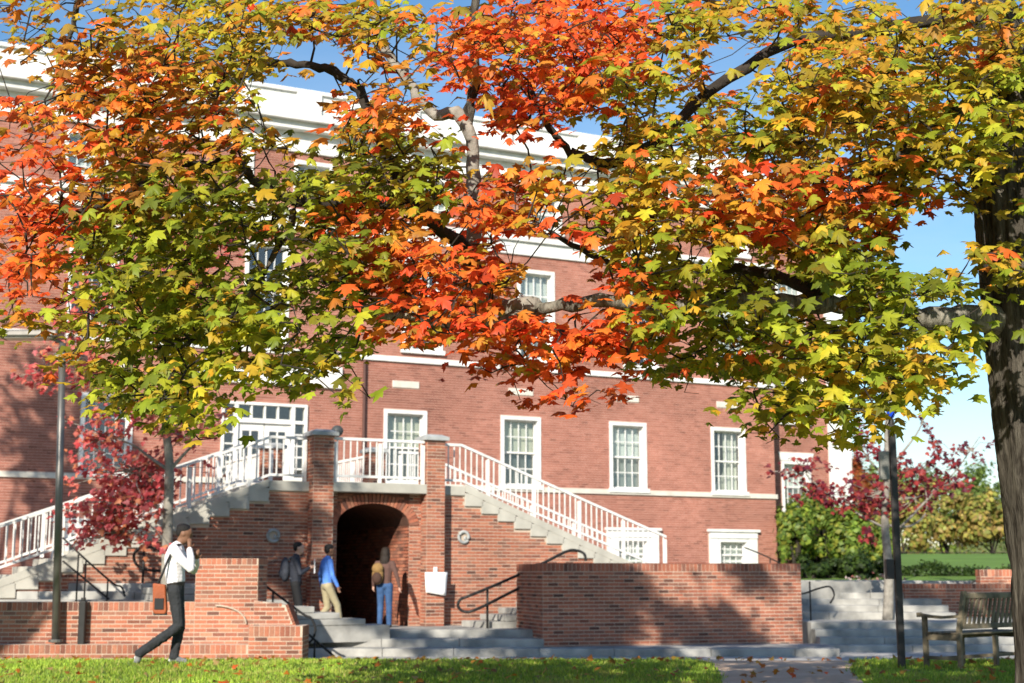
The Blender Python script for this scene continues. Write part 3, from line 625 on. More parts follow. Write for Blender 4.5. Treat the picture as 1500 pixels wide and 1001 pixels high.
# ------------------------------------------------------------------ rails, posts, bench, sign
def rail_thing(name, label, tubes, posts, m=BLACKM, rad=.022):
    base = tubes[0][0]; t = thing(name, label, 'handrail', (base[0], base[1], 0)); b = np.array([base[0], base[1], 0])
    for i, tb in enumerate(tubes): MB().tube([p - b for p in smooth_path(tb, 5)], rad, 8).build('rail', m, t, True)
    for (q, z0) in posts: MB().tube([np.array([q[0], q[1], z0]) - b, np.array(q) - b], rad * .85, 8).build('post', m, t, True)
    return t
d = 25.6
rail_thing('handrail', 'dark handrail sloping down the steps beside the brick cheek wall', [[P(378, 850, d), P(420, 882, d), P(446, 901, d), P(456, 906, d), P(462, 922, d), P(457, 938, d), P(448, 943, d)], [P(449, 927, d - .3), P(470, 945, d - .3), P(490, 962, d - .3)]], [(P(434, 892, d), .5), (P(400, 867, d), .6), (P(461, 938, d - .3), .1)])
d = 25.75
rail_thing('handrail', 'thin black double handrail on the terrace steps near the grey lamp post', [[P(92, 788, d), P(130, 824, d), P(166, 855, d), P(178, 860, d), P(183, 874, d)], [P(92, 822, d), P(120, 845, d), P(150, 870, d), P(160, 878, d)]], [(P(115, 812, d), 1.0), (P(126, 822, d), 1.0), (P(158, 850, d), 1.0)], rad=.018)
d = 27.3
rail_thing('handrail', 'black looped handrail end on the terrace behind the man', [[P(246, 812, d), P(228, 803, d), P(208, 802, d), P(197, 811, d), P(198, 824, d), P(208, 833, d), P(226, 836, d), P(246, 836, d)]], [(P(211, 804, d), 1.35)], rad=.028)
d = 28.6
rail_thing('handrail', 'brown looped handrail climbing behind the tall brick garden wall', [[P(858, 822, d + 1.2), P(856, 812, d + 1.2), P(846, 807, d + 1.2), P(830, 808, d + 1.1), P(790, 828, d + .7), P(740, 851, d + .3), P(690, 872, d), P(675, 878, d), P(671, 888, d), P(680, 896, d), P(700, 892, d), P(760, 862, d + .5), P(800, 844, d + .8)]], [(P(714, 862, d + .2), .5)], rad=.03)
d = 31
rail_thing('handrail', 'thin dark handrail with curled end on the shaded far steps', [[P(1158, 866, d), P(1175, 870, d), P(1200, 862, d), P(1216, 860, d), P(1222, 872, d), P(1216, 884, d)]], [(P(1186, 852, d), .6)], rad=.02)
d = 34
rail_thing('handrail', 'dark curved handrail on the far brick retaining wall', [[P(1420, 858, d), P(1430, 851, d), P(1455, 858, d), P(1500, 860, d), P(1540, 862, d)]], [(P(1450, 856, d), 1.3)], rad=.03)
d = 38
rail_thing('handrail', 'thin dark rail descending by the right hand basement window', [[P(1090, 802, d), P(1115, 812, d), P(1140, 824, d), P(1160, 836, d)]], [(P(1128, 818, d), 1.3)], rad=.02)
d = 22
lp = thing('lamp_post', 'tall round grey lamp post with two flat lamp heads', 'lamp post', P(81.5, 940, DL - .18)); b0 = P(81.5, 940, DL - .18)
top = P(92, 503, DL - .18)
dl = top - b0
MB().tube([(0, 0, -.02), dl * .5, dl], [.068, .064, .058], 14).build('pole', GREYM, lp, True)
MB().tube([(0, 0, -.01), (0, 0, .035)], .12, 14).build('base_plate', GREYM, lp, bevel=.005)
MB().tube([dl * .955, dl * .985], .07, 14).build('collar', BLACKM, lp)
def head(c, w, dd, h): 
    q = MB().box(-w, w, -dd, dd, -h, h).build('lamp_head', GREYM, lp, bevel=.03, loc=c); q.rotation_euler = (0, 0, YAW); MB().box(-w * .8, w * .8, -dd * .8, dd * .8, -h - .012, -h - .002).build('lens', mat('lamp_lens', (.6, .6, .55), .3), q); return q
head(P(104, 524, DL - .18) - b0, .24, .2, .06); head(P(45, 491, DL - .18) - b0, .52, .22, .06)
MB().tube([dl, P(70, 494, DL - .18) - b0], .03, 8).build('arm', GREYM, lp); MB().tube([dl * .96, P(104, 522, DL - .18) - b0], .025, 8).build('arm', GREYM, lp)
q = P(122, 940, DL - .02); bp_ = thing('dark_slot_upright', 'short matt black upright in place of a dark slot in the low brick wall by the lamp post', 'post', (q[0], q[1], .47), YAW)  # black upright added where the wall has a dark slot
MB().box(-.055, .055, -.16, -.05, 0, .70).build('shaft', BLACKM, bp_, bevel=.01); MB().box(-.035, .035, -.14, -.07, .701, .76).build('cap', BLACKM, bp_, bevel=.01)

d = 17.6
g0 = P(1321, 976, d); ep = thing('call_post', 'slim dark steel call post with a blue light on top standing in the lawn', 'post', (g0[0], g0[1], ground_z(d)), YAW)
px_m = 2110 / d
MB().box(-.04, .04, -.04, .04, -.05, 2.95).build('shaft', mat('dark_steel', (.045, .042, .04), .5, .2, 4, metal=.4), ep, bevel=.008)
MB().box(-.165, -.052, -.03, .06, 2.27, 2.62).build('sign_panel', mat('grey_panel', (.22, .215, .19), .6), ep, bevel=.006)
MB().box(-.145, -.052, -.05, .06, 1.06, 1.30).build('call_box', mat('call_box', (.05, .045, .045), .5), ep, bevel=.01)
MB().tube([(0, 0, 2.951), (0, 0, 3.02)], .035, 10).build('lamp_neck', BLACKM, ep)
MB().ell((0, 0, 3.12), (.055, .055, .10), 12, 10).build('blue_lamp', mat('blue_glass', (.01, .06, .55), .15, .1, spec=.6), ep, True)

def bench():
    d = 17.3; o = P(1408, 968, d); t = thing('garden_bench', 'weathered wooden slatted garden bench standing on the shaded lawn', 'bench', (o[0], o[1], ground_z(d)), YAW + R_(40))
    # own frame: x along the bench, y from back to front is +y (faces away), origin under the rear left leg
    WD = mat('weathered_wood', (.13, .105, .07), .85, .35, 6, .5, 60, col2=(.25, .205, .135)); L = 1.55
    for x in (0, L):
        MB().prism([(x, 0), (x + .055, 0), (x + .055, .055), (x, .055)], 0, .44).build('rear_leg', WD, t, bevel=.006)
        q = MB(); q.quad((x, 0, .44), (x + .055, 0, .44), (x + .055, -.09, .92), (x, -.09, .92)); q.quad((x + .055, .055, .44), (x, .055, .44), (x, -.04, .92), (x + .055, -.04, .92)); q.quad((x, .055, .44), (x, 0, .44), (x, -.09, .92), (x, -.04, .92)); q.quad((x + .055, 0, .44), (x + .055, .055, .44), (x + .055, -.04, .92), (x + .055, -.09, .92)); q.quad((x, -.09, .92), (x + .055, -.09, .92), (x + .055, -.04, .92), (x, -.04, .92)); q.build('back_post', WD, t)
        MB().box(x, x + .055, .47, .525, 0, .62).build('front_leg', WD, t, bevel=.006)
        q = MB(); sec = [(-.03, .64), (.1, .632), (.25, .62), (.42, .628), (.56, .648)]
        for (ya, za), (yb, zb_) in zip(sec, sec[1:]):
            for (z1, z2, fl) in ((0, 0, 0),):
                q.quad((x - .01, ya, za), (x + .07, ya, za), (x + .07, yb, zb_), (x - .01, yb, zb_)); q.quad((x - .01, ya, za - .035), (x - .01, yb, zb_ - .035), (x + .07, yb, zb_ - .035), (x + .07, ya, za - .035)); q.quad((x - .01, ya, za - .035), (x - .01, ya, za), (x - .01, yb, zb_), (x - .01, yb, zb_ - .035)); q.quad((x + .07, ya, za - .035), (x + .07, yb, zb_ - .035), (x + .07, yb, zb_), (x + .07, ya, za))
        q.box(x - .012, x + .072, .56, .585, .60, .655); q.build('armrest', WD, t)
        MB().box(x + .012, x + .045, .056, .469, .33, .40).build('side_rail', WD, t); MB().box(x + .012, x + .045, .056, .469, .10, .14).build('side_stretcher', WD, t)
    MB().box(L / 2, L / 2 + .05, .47, .52, 0, .38).build('front_leg', WD, t); MB().box(L / 2, L / 2 + .05, 0.002, .052, 0, .38).build('rear_leg', WD, t)
    MB().box(.056, L - .001, -.085, -.045, .83, .90).build('top_rail', WD, t, bevel=.008); MB().box(.056, L - .001, -.022, .02, .47, .53).build('lower_rail', WD, t, bevel=.006)
    n = 15
    for i in range(n):
        x = .056 + (L - .056) * (i + .5) / n; q = MB(); w = .022
        for sx, sy in ((-1, 0),): q.quad((x - w, -.012, .531), (x + w, -.012, .531), (x + w, -.075, .829), (x - w, -.075, .829)); q.quad((x + w, .006, .531), (x - w, .006, .531), (x - w, -.055, .829), (x + w, -.055, .829)); q.quad((x - w, .006, .531), (x - w, -.012, .531), (x - w, -.075, .829), (x - w, -.055, .829)); q.quad((x + w, -.012, .531), (x + w, .006, .531), (x + w, -.055, .829), (x + w, -.075, .829))
        q.build('back_slat', WD, t)
    for i in range(6): MB().box(-.0 + .056, L - .001, .03 + .08 * i, .095 + .08 * i, .402, .424).build('seat_slat', WD, t, bevel=.004)
    MB().box(.056, L - .001, .48, .515, .33, .40).build('front_rail', WD, t); MB().box(.046, L, .24, .275, .10, .14).build('long_stretcher', WD, t)
bench()

ps = thing('paper_notice', 'blank white paper notice taped to the brick pillar by the arch', 'notice', (12.0, YA - .34, 1.22))
q = MB(); sh = [(-.20, .02), (.24, -.05), (.29, .43), (-.22, .43)]
def pt(u, v): a = np.array(sh[0]) * (1 - u) + np.array(sh[1]) * u; b = np.array(sh[3]) * (1 - u) + np.array(sh[2]) * u; c = a * (1 - v) + b * v; return (c[0], -.01 - .035 * (1 - v) * (.4 + u * .6) + .008 * math.sin(6 * u), c[1])
q.v = [pt(i / 6, j / 6) for j in range(7) for i in range(7)]; q.f = [[j * 7 + i, j * 7 + i + 1, j * 7 + i + 8, j * 7 + i + 7] for j in range(6) for i in range(6)]; q.m = [0] * 36
o = q.build('sheet', mat('paper', (.86, .86, .84), .8, .03), ps, True); sm = o.modifiers.new('thick', 'SOLIDIFY'); sm.thickness = .004
MB().box(-.03, .06, -.008, .0, .41, .54).build('tape', mat('tape', (.75, .75, .74), .5), ps)

# ------------------------------------------------------------------ leaves and trees
half = [(.10, -.06), (.34, -.12), (.27, .05), (.40, .12), (.58, .38), (.44, .36), (.36, .46), (.24, .36), (.20, .52), (.26, .68), (.13, .70)]
rim = [(0, 0)] + half + [(0, 1.0)] + [(-x, y) for x, y in reversed(half)]
lv = np.array([(0, .3, 0)] + [(x, y, 0) for x, y in rim]); lv[:, 2] = -.28 * np.abs(lv[:, 0]) - .22 * np.maximum(lv[:, 1] - .3, 0) ** 1.3
lv[0, 2] = .03; lv[:, 1] -= .25; lv[:, :] /= 1.12
LT = np.array([(0, i, i % (len(rim)) + 1) for i in range(1, len(rim) + 1)])
s_half = [(.33, -.1), (.25, .1), (.56, .36), (.26, .40), (.2, .66)]
srim = [(0, 0)] + s_half + [(0, 1.0)] + [(-x, y) for x, y in reversed(s_half)]
sv = np.array([(0, .3, 0)] + [(x, y, 0) for x, y in srim]); sv[:, 2] = -.28 * np.abs(sv[:, 0]); sv[:, 1] -= .25; sv /= 1.12
ST_ = np.array([(0, i, i % (len(srim)) + 1) for i in range(1, len(srim) + 1)])
qv = np.array([(0, -.5, 0), (.36, -.05, -.08), (0, .5, -.04), (-.36, -.05, -.08)]); QT = np.array([(0, 1, 2), (0, 2, 3)])
def frames(nrm, tip):
    nrm = nrm / np.linalg.norm(nrm, axis=1, keepdims=True); y = tip - nrm * np.sum(tip * nrm, 1, keepdims=True); y /= (np.linalg.norm(y, axis=1, keepdims=True) + 1e-9); x = np.cross(y, nrm); return np.stack([x, y, nrm], 2)
def leaf_mesh(name, pos, size, nrm, tip, col, base, tris, m=LEAF, parent=None, vary=False):
    N = len(pos); B = np.repeat(base[None], N, 0)
    if vary:                                          # every leaf curls and stretches its own way
        B[:, :, 2] *= rng.uniform(.1, 2.6, N)[:, None]; B[:, :, 2] += rng.normal(0, .35, N)[:, None] * (B[:, :, 1]) ** 2 + rng.normal(0, .25, N)[:, None] * B[:, :, 0] * B[:, :, 1]; B[:, :, 0] *= rng.uniform(.75, 1.15, N)[:, None]
        B += rng.normal(0, .022, B.shape)
    M = frames(nrm, tip); V = np.einsum('nij,nvj->nvi', M, B) * size[:, None, None] + pos[:, None]
    T = (tris[None] + len(base) * np.arange(len(pos))[:, None, None]).reshape(-1, 3)
    cv = np.repeat(col[:, None], len(base), 1)
    if vary: other = col[rng.permutation(N)]; k = np.clip(rng.normal(.12, .2, (N, 1)), 0, .6) + rng.uniform(0, .12, (N, len(base))); near_ = np.abs(col - other).sum(1) < .35; k = k * np.where(near_, 1.6, .35)[:, None]; cv = cv * (1 - k[..., None]) + other[:, None] * k[..., None]; cv[:, 0] *= 1.12; cv[:, 1:] *= rng.uniform(.78, 1.1, (N, len(base) - 1))[..., None]
    return np_mesh(name, V.reshape(-1, 3), T, m, cv.reshape(-1, 3), parent)
def orient(n, up=.72, face=.72, rnd=.5):
    g = rng.normal(size=(n, 3)); g /= np.linalg.norm(g, axis=1, keepdims=True)
    nrm = ZZ * up + SUN3 * face + g * rnd; tip = rng.normal(size=(n, 3)) * .6 - ZZ * .7 - FH * .35; return nrm, tip
PAL = {
 'R': [(.62, .085, .018), (.70, .115, .022), (.58, .06, .018), (.66, .17, .025), (.45, .06, .02)],
 'O': [(.60, .21, .022), (.52, .16, .025), (.42, .17, .022), (.62, .115, .02), (.44, .24, .03), (.30, .17, .025)],
 'B': [(.30, .13, .03), (.34, .20, .03), (.24, .15, .03), (.42, .15, .028)],
 'L': [(.34, .25, .02), (.43, .27, .02), (.26, .22, .018), (.50, .25, .02), (.30, .27, .02), (.20, .18, .016)],
 'Y': [(.34, .34, .025), (.26, .31, .025), (.42, .36, .025), (.20, .26, .02), (.50, .33, .03)],
 'G': [(.13, .165, .013), (.18, .22, .015), (.24, .28, .02), (.10, .12, .011), (.31, .34, .023)],
}
MIXP = {'R': 'RRRRO', 'O': 'OOOOLR', 'B': 'BBOL', 'L': 'LLLLOY', 'Y': 'YYYYLG', 'G': 'GGGGGL'}
def pal(c, n):
    out_ = np.zeros((n, 3))
    for i in range(n): p = PAL[random.choice(MIXP[c])]; out_[i] = np.array(random.choice(p)) * random.uniform(1.05, 1.7)
    return out_
GRID = [
 "bbbllLLLLOLYooRRRRRYLlLLLLLLLL", "bbBBOLLLlooOoROORRRYLLlLLLLLLL", ".oOOOOLy..oo.RRRROYYOllLLLLYYY", "ROOOOOOy..OO.rRRrlYYLGlLLLLYYY",
 "RROOBBOLy.GGGrrl.lLYLOGLlLLLYY", "RRbBGGGGGGGGGrROllLLOROOROLlL.", "RRGGGGGGgGROrrROrLLLLORLLRR...", "RrGGGGgrgGGRRRROr.GGG.gLGG.gLL",
 "r.lGGGGGGGGRRRO..rRGGGGGGGGGgg", "gllGGGYGGGYrORRRRRRGGGGYLGGGg.", "..lGGYYYGYy...RRRRRGGGOYYYYY..", "..gGYYg.g.g....rrrr.g.GYYYYy..", ".....y................gyyy...."]
# limbs of the big maple: (polyline of picture position + depth, start radius, end radius)
DT = 9.2
def PP(l): return [P(*q) for q in l]
TRUNK = PP([(1572, 1180, DT), (1566, 1020, DT), (1556, 850, DT), (1538, 700, DT), (1522, 560, DT), (1508, 420, DT), (1497, 300, DT), (1492, 225, DT)])
TRUNK[0][2] = .35
LIMBS = [
 ([P(1492, 240, DT), P(1470, 120, DT), P(1462, 0, DT + .2), P(1440, -220, DT + .8), P(1380, -520, DT + 1.6)], .24, .10),
 ([P(1500, 260, DT), P(1545, 120, DT - .2), P(1600, -80, DT), P(1640, -420, DT + .8)], .2, .08),
 ([P(1510, 470, DT), P(1440, 462, 9.1), P(1370, 460, 9.0), P(1290, 452, 8.9), P(1215, 446, 8.8), P(1120, 440, 8.7), P(980, 448, 8.6), P(860, 447, 8.5), P(780, 453, 8.5), P(690, 478, 8.4), P(600, 470, 8.4), P(520, 430, 8.6)], .088, .02),
 ([P(1215, 446, 8.8), P(1140, 402, 9.3), P(1065, 388, 9.5), P(960, 392, 9.6), P(880, 378, 9.8), P(800, 340, 10)], .05, .015),
 ([P(780, 453, 8.5), P(700, 440, 9.2), P(694, 360, 9.6), P(690, 260, 9.9), P(684, 175, 10), P(640, 165, 10.1), P(600, 128, 10.2), P(565, 80, 10.3), P(545, 10, 10.4), P(520, -120, 10.6)], .065, .03),
 ([P(694, 380, 9.5), P(640, 330, 9.0), P(600, 290, 8.9), P(570, 235, 8.9), P(550, 185, 8.9), P(530, 140, 9), P(495, 112, 9), P(430, 98, 9.1), P(375, 102, 9.2), P(300, 140, 9.3), P(200, 180, 9.2)], .052, .018),
 ([P(684, 190, 10), P(690, 90, 10), P(700, 0, 10.1), P(730, -160, 10.3)], .05, .02),
 ([P(1462, 0, DT + .2), P(1300, 40, 9.4), P(1150, 60, 9.3), P(1000, 170, 9.1), P(905, 235, 8.9), P(850, 228, 8.8), P(828, 210, 8.8), P(806, 180, 8.8), P(780, 120, 8.9)], .05, .018),
 ([P(1470, 120, DT), P(1420, 150, 8.8), P(1330, 230, 8.5), P(1250, 270, 8.4), P(1150, 300, 8.3)], .07, .012),
 ([P(600, 290, 8.9), P(520, 300, 8.6), P(440, 290, 8.5), P(370, 262, 8.4), P(318, 240, 8.4), P(240, 250, 8.3), P(150, 300, 8.2), P(60, 330, 8.2)], .045, .012),
 ([P(440, 290, 8.5), P(400, 380, 8.3), P(330, 470, 8.2), P(240, 520, 8.1)], .025, .008),
 ([P(1462, 0, DT + .2), P(1250, -120, 9.6), P(1000, -200, 9.8), P(700, -260, 10), P(400, -230, 10), P(100, -120, 9.8), P(-60, 20, 9.6)], .11, .03),
 ([P(1440, -220, DT + .8), P(1200, -500, 10.4), P(900, -700, 11), P(600, -800, 11.5)], .1, .03),
 ([P(100, -120, 9.8), P(110, 0, 10.6), P(95, 60, 10.8), P(70, 130, 10.8)], .035, .012),
 ([P(1290, 452, 8.9), P(1240, 500, 8.7), P(1180, 540, 8.6)], .02, .006),
]
mt = thing('maple_tree', 'large maple in full autumn colour, leafy limbs spreading over the lawn', 'tree', (TRUNK[0][0], TRUNK[0][1], .45)); mo = np.array([TRUNK[0][0], TRUNK[0][1], .45])
tb = MB(); sp = smooth_path([p - mo for p in TRUNK], 16); nn = len(sp); NA = 84
tb.tube(sp, [.325 - .015 * min(1, i / 20) for i in range(nn)], NA)
tv = np.array(tb.v); ax = np.array(sp); ai = np.minimum(np.arange(len(tv)) // NA, nn - 1); rel = tv - ax[ai]; an = (np.arange(len(tv)) % NA) * 2 * math.pi / NA   # ridged bark plates
cy_ = np.c_[np.cos(an) * 7, np.sin(an) * 7, ax[ai][:, 2] * 1.7]; w_ = vnoise(cy_, .35, 8) * 2; cy_[:, :2] += (w_ - 1)[:, None] * .5
rg_ = np.abs(vnoise(cy_, 1.15, 4) - .5) * 2; tb.v = [tuple(p) for p in ax[ai] + rel * (1 + .17 * np.minimum(rg_, .5)[:, None] - .05 + .05 * (vnoise(cy_, .3, 9) - .5)[:, None] + rng.normal(0, .006, len(tv))[:, None])]
trunk = tb.build('trunk', BARK, mt, True)
SEG = []
for i, (pl_, ra, rb) in enumerate(LIMBS):
    s_ = smooth_path(pl_, 6); n = len(s_); s_ = [p + rng.normal(0, .008, 3) + (vnoise(np.array([p, p + 9, p - 7]), 2.4, i) - .5) * min(.16, ra * 1.7) * min(1, k / 4) for k, p in enumerate(s_)]
    rad = [ra + (rb - ra) * (k / (n - 1)) ** .8 + (.10 * math.exp(-k / 3.0) if i == 2 else 0) for k in range(n)]; rad = [q_ * (1 + .22 * (rng.random() - .5)) for q_ in rad]
    MB().tube([p - mo for p in s_], rad, 10).build('limb', BARKM if i == 2 else (BARK2 if i == 4 else BARKD if i in (5, 3, 7, 9) else BARK), mt, True)
    SEG += [np.array(p) for p in s_]
SEG = np.array(SEG)
lp_, ls, lc, twigs = [], [], [], []
def spray(c, n, pc, size, spread=.16, twig=True):
    c = np.array(c); ax_ = rng.normal(size=3); ax_[2] *= .25; ax_ /= np.linalg.norm(ax_)
    for k in range(n):
        o_ = rng.normal(size=3) * np.array([.6, .6, .26]) * spread + ax_ * rng.uniform(-1, 1) * spread
        lp_.append(c + o_); ls.append(size * rng.choice([.62, .8, .95, 1.1, 1.3]) * rng.uniform(.9, 1.1))
    lc.append(pal(pc, n))
    if twig: twigs.append((c, ax_))
CELL = 50
OPEN = [(378, 112, 478, 185), (1338, 438, 1404, 480), (1188, 430, 1242, 466), (762, 396, 810, 446), (785, 440, 862, 458), (1310, 312, 1420, 395), (678, 150, 704, 285), (362, 216, 400, 262), (700, 205, 800, 240), (0, 95, 70, 135), (730, 345, 840, 385), (990, 350, 1040, 382), (1130, 412, 1180, 440), (560, 60, 600, 90), (1040, 60, 1100, 130), (960, 75, 985, 110), (1310, 5, 1365, 30), (420, 60, 480, 100)]
def is_open(px, py): return any(a < px < c and b < py < d_ for a, b, c, d_ in OPEN)
for ry, row in enumerate(GRID):
    for cx_, ch in enumerate(row):
        if ch == '.': continue
        dense = ch.isupper(); pc = ch.upper()
        for rep, (lo, hi, cnt) in enumerate(((7.5, 9.3, 56 if dense else 13), (9.4, 12.5, 38 if dense else 9))):
            k = 0
            while k < cnt:
                n = min(cnt - k, random.randint(6, 11)); k += n
                px, py = (cx_ + random.random()) * CELL, (ry + random.random()) * CELL
                if pc in 'LYG' and px > 1380 and rep == 1: continue
                q_ = P(px, py, random.uniform(lo, hi))
                if is_open(px, py) or vnoise(q_[None], 2.6, 3)[0] < ((.34 if pc in 'LY' else .40) if dense else .3): continue
                spray(q_, int(n * 1.35), pc, .101 if rep == 0 else .106)
for i in range(26):                               # leaf edge just outside the picture sides and above
    py = random.uniform(-60, 420); spray(P(random.choice((-40, -90, -140)), py, random.uniform(7.8, 11)), 12, 'R' if 150 < py < 420 else 'B', .115)
for i in range(60): spray(P(random.uniform(1500, 1750), random.uniform(-80, 420), random.uniform(8.2, 10.5)), 9, random.choice('LY'), .115)
NV = sum(len(c) for c in lc)
SR, SD, STAN = SUN @ RT, SUN @ FH, math.tan(ELEV)
def caster(px, py, d, dn):                        # where foliage at depth dn must hang to shade that spot
    p = P(px, py, d); s_ = (dn - d) / SD; return p + SUN * s_ + ZZ * STAN * s_
TG = [(815, 850, 27.7, .62), (850, 870, 27.8, .72), (880, 900, 27.9, .6), (835, 905, 27.7, .6), (800, 870, 27.6, .4), (895, 850, 28, .5), (772, 850, 28.4, .5), (770, 900, 28.2, .4), (860, 925, 27.8, .5), (985, 905, 28.3, .32), (1005, 925, 28.3, .3), (1060, 895, 28.6, .22), (1085, 925, 28.6, .35), (1095, 836, 28.8, .25), (1030, 930, 28.4, .25),
  (640, 945, 27.2, .35), (700, 940, 27.4, .35), (740, 930, 27.9, .4), (770, 948, 27.2, .4), (600, 930, 27.8, .2), (560, 925, 28.2, .2),
  (830, 947, 26.8, .4), (890, 948, 26.8, .4), (950, 946, 26.8, .3), (1080, 948, 26.8, .4), (1140, 946, 26.8, .3), (1000, 956, 25.9, .3), (1190, 940, 28, .3),
  (1230, 925, 29, .5), (1290, 930, 29, .6), (1345, 925, 29, .5), (1380, 900, 30, .3), (1185, 880, 32, .5), (1340, 870, 33, .5), (1400, 880, 33, .5), (1430, 935, 28, .5), (1360, 950, 27, .5), (1300, 962, 25, .5), (1440, 958, 25, .5), (1250, 955, 26, .35), (1460, 880, 33, .4)]
for (px, py, d_, rad) in TG:
    c = caster(px, py, d_, random.uniform(9.2, 12))
    for _ in range(max(2, int(170 * rad ** 2 + 14))): spray(c + rng.normal(size=3) * rad * .5, 10, random.choice('LLOYRB'), .14, .2, _ % 6 == 0)
for i in range(260):                              # the crown goes on upwards, out of the picture
    px, py = random.uniform(-300, 1900), -random.random() ** 1.1 * 900 - 5; dd = random.uniform(8.5, 9.5 + 4.0 * min(1, (-py + 60) / 350))
    e = ((px - 850) / 1150) ** 2 + (py / 850) ** 2
    if e < 1: spray(P(px, py, dd), 9, random.choice('LLOYRB'), .13, .28, i % 2 == 0)
pos, size, colr = np.array(lp_), np.array(ls), np.concatenate(lc); nrm, tip = orient(len(pos))
crown = None
# in view and nearest: single leaves; everything else of the crown is one mass
v = pos - CAMP; dep = v @ FW; ix = CX + FPX * (v @ RT) / dep; iy = CY - FPX * (v @ UP) / dep
ok_ = np.array([not is_open(a, b) or rng.random() < .08 for a, b in zip(ix, iy)]); pos, size, colr, nrm, tip = pos[ok_], size[ok_], colr[ok_], nrm[ok_], tip[ok_]
v = pos - CAMP; dep = v @ FW; ix = CX + FPX * (v @ RT) / dep; iy = CY - FPX * (v @ UP) / dep
inv = (ix > 15) & (ix < 1485) & (iy > 10) & (iy < 990); app = np.where(inv, size / dep, 0); ind = np.argsort(-app)[:300]; im = np.zeros(len(pos), bool); im[ind] = True
tw = MB(); NOD = SEG.copy(); NR_ = np.full(len(SEG), .014)          # each spray hangs on the nearest branch or spray nearer the limb
dl_ = [np.min(np.linalg.norm(SEG - c, axis=1)) for c, _ in twigs]; nodes = list(SEG)
NODA = np.zeros((len(SEG) + len(twigs), 3)); NODA[:len(SEG)] = SEG; cnt = len(SEG)
for j in np.argsort(dl_):
    c, ax_ = twigs[j]; v_ = NODA[:cnt] - c; dd = np.linalg.norm(v_, axis=1); k = np.argmin(dd)
    if dd[k] < 1.6 and dd[k] > .02:
        a = NODA[k]; mid = (a + c) / 2 + rng.normal(0, .10, 3) * dd[k] + ZZ * .06 * dd[k]; r_ = .0045 + .004 * max(0, 1 - dl_[j])
        tw.tube([a - mo, mid - mo, c - mo, c + ax_ * .12 - mo], [r_ * 1.15, r_, r_ * .7, .002], 4, False)
    NODA[cnt] = c; cnt += 1
tw.build('twigs', BARKD, mt)['kind'] = 'stuff'
inview = inv | ((ix > -60) & (ix < 1560) & (iy > -60))
near = inview & ~im
crown = stuff(leaf_mesh('crown', pos[near] - mo, size[near], nrm[near], tip[near], colr[near], lv, LT, parent=mt, vary=True))
far = ~inview & ~im
up_ = stuff(leaf_mesh('upper_crown', pos[far] - mo, size[far] * 1.1, nrm[far], tip[far], colr[far], sv, ST_, parent=mt))
LM = {}
for i in ind:
    key = tuple(np.round(colr[i] * 14).astype(int))
    if key not in LM:
        o_ = np_mesh('leaf', lv, LT, LEAF, np.repeat(colr[i][None], len(lv), 0), mt); LM[key] = o_.data
    else: o_ = link('leaf', LM[key], mt)
    M = frames(nrm[i][None], tip[i][None])[0]; mm = Matrix(M.tolist()).to_4x4(); mm = Matrix.Translation(Vector(pos[i] - mo)) @ mm @ Matrix.Scale(size[i], 4); o_.matrix_local = mm

def small_tree(name, label, base, trunk, limbs, blobs, cols, lsize, barkm, tr0, tr1, cat='tree', mesh=(sv, ST_), group=None, orn=(.3, .55, .7)):
    t = thing(name, label, cat, base, group=group); b = np.array(base)
    s_ = smooth_path([np.array(p) - b for p in trunk], 5); MB().tube(s_, list(np.linspace(tr0, tr1, len(s_))), 10).build('trunk', barkm, t, True)
    for l_ in limbs: q = smooth_path([np.array(p) - b for p in l_], 4); MB().tube(q, list(np.linspace(tr1 * 1.1, .008, len(q))), 6).build('limb', barkm, t, True)
    pp, cc = [], []
    tw_ = MB()
    for (c, rad, n) in blobs:
        c = np.array(c); k = 0
        while k < n:
            s0 = rng.normal(size=3) * .5 * np.array(rad); m_ = int(rng.integers(5, 11)); k += m_
            tw_.tube([c - b, c + s0 * .6 - b + rng.normal(0, .05, 3), c + s0 - b], [.012, .008, .004], 3, False)
            for _ in range(m_): pp.append(c + s0 + rng.normal(size=3) * .11 * (np.mean(rad) + .25)); cc.append(np.array(random.choice(cols)) * random.uniform(.75, 1.25))
    pp = np.array(pp); n_, t_ = orient(len(pp), *orn)
    leaf_mesh('crown', pp - b, lsize * rng.uniform(.7, 1.3, len(pp)), n_, t_, np.array(cc), *mesh, parent=t)['kind'] = 'stuff'
    tw_.build('twigs', barkm, t)['kind'] = 'stuff'
    return t
d = 25.3
RC = [(.68, .14, .125), (.60, .10, .10), (.72, .20, .15), (.48, .06, .065), (.70, .25, .12), (.68, .17, .18)]
tbase = P(243, 880, d); tbase[2] = 1.0
bl = [(P(110, 480, d), (.65, .6, .5), 200), (P(70, 540, d), (.4, .5, .35), 90), (P(140, 540, d), (.6, .5, .4), 260), (P(150, 440, d), (.6, .5, .4), 160), (P(190, 600, d), (.7, .6, .35), 170), (P(150, 640, d), (.6, .5, .35), 140), (P(200, 690, d + .2), (.9, .7, .45), 380), (P(180, 740, d), (.85, .7, .5), 420), (P(220, 720, d + .3), (.45, .5, .4), 170), (P(175, 780, d), (.7, .6, .3), 240), (P(270, 640, d), (.6, .6, .4), 70), (P(310, 620, d), (.4, .5, .3), 40), (P(300, 420, d + .4), (.7, .6, .6), 260), (P(305, 350, d + .4), (.6, .6, .5), 260), (P(190, 430, d + .4), (.9, .6, .6), 160), (P(240, 360, d + .4), (.9, .8, .6), 160), (P(140, 380, d), (.6, .6, .4), 80)]
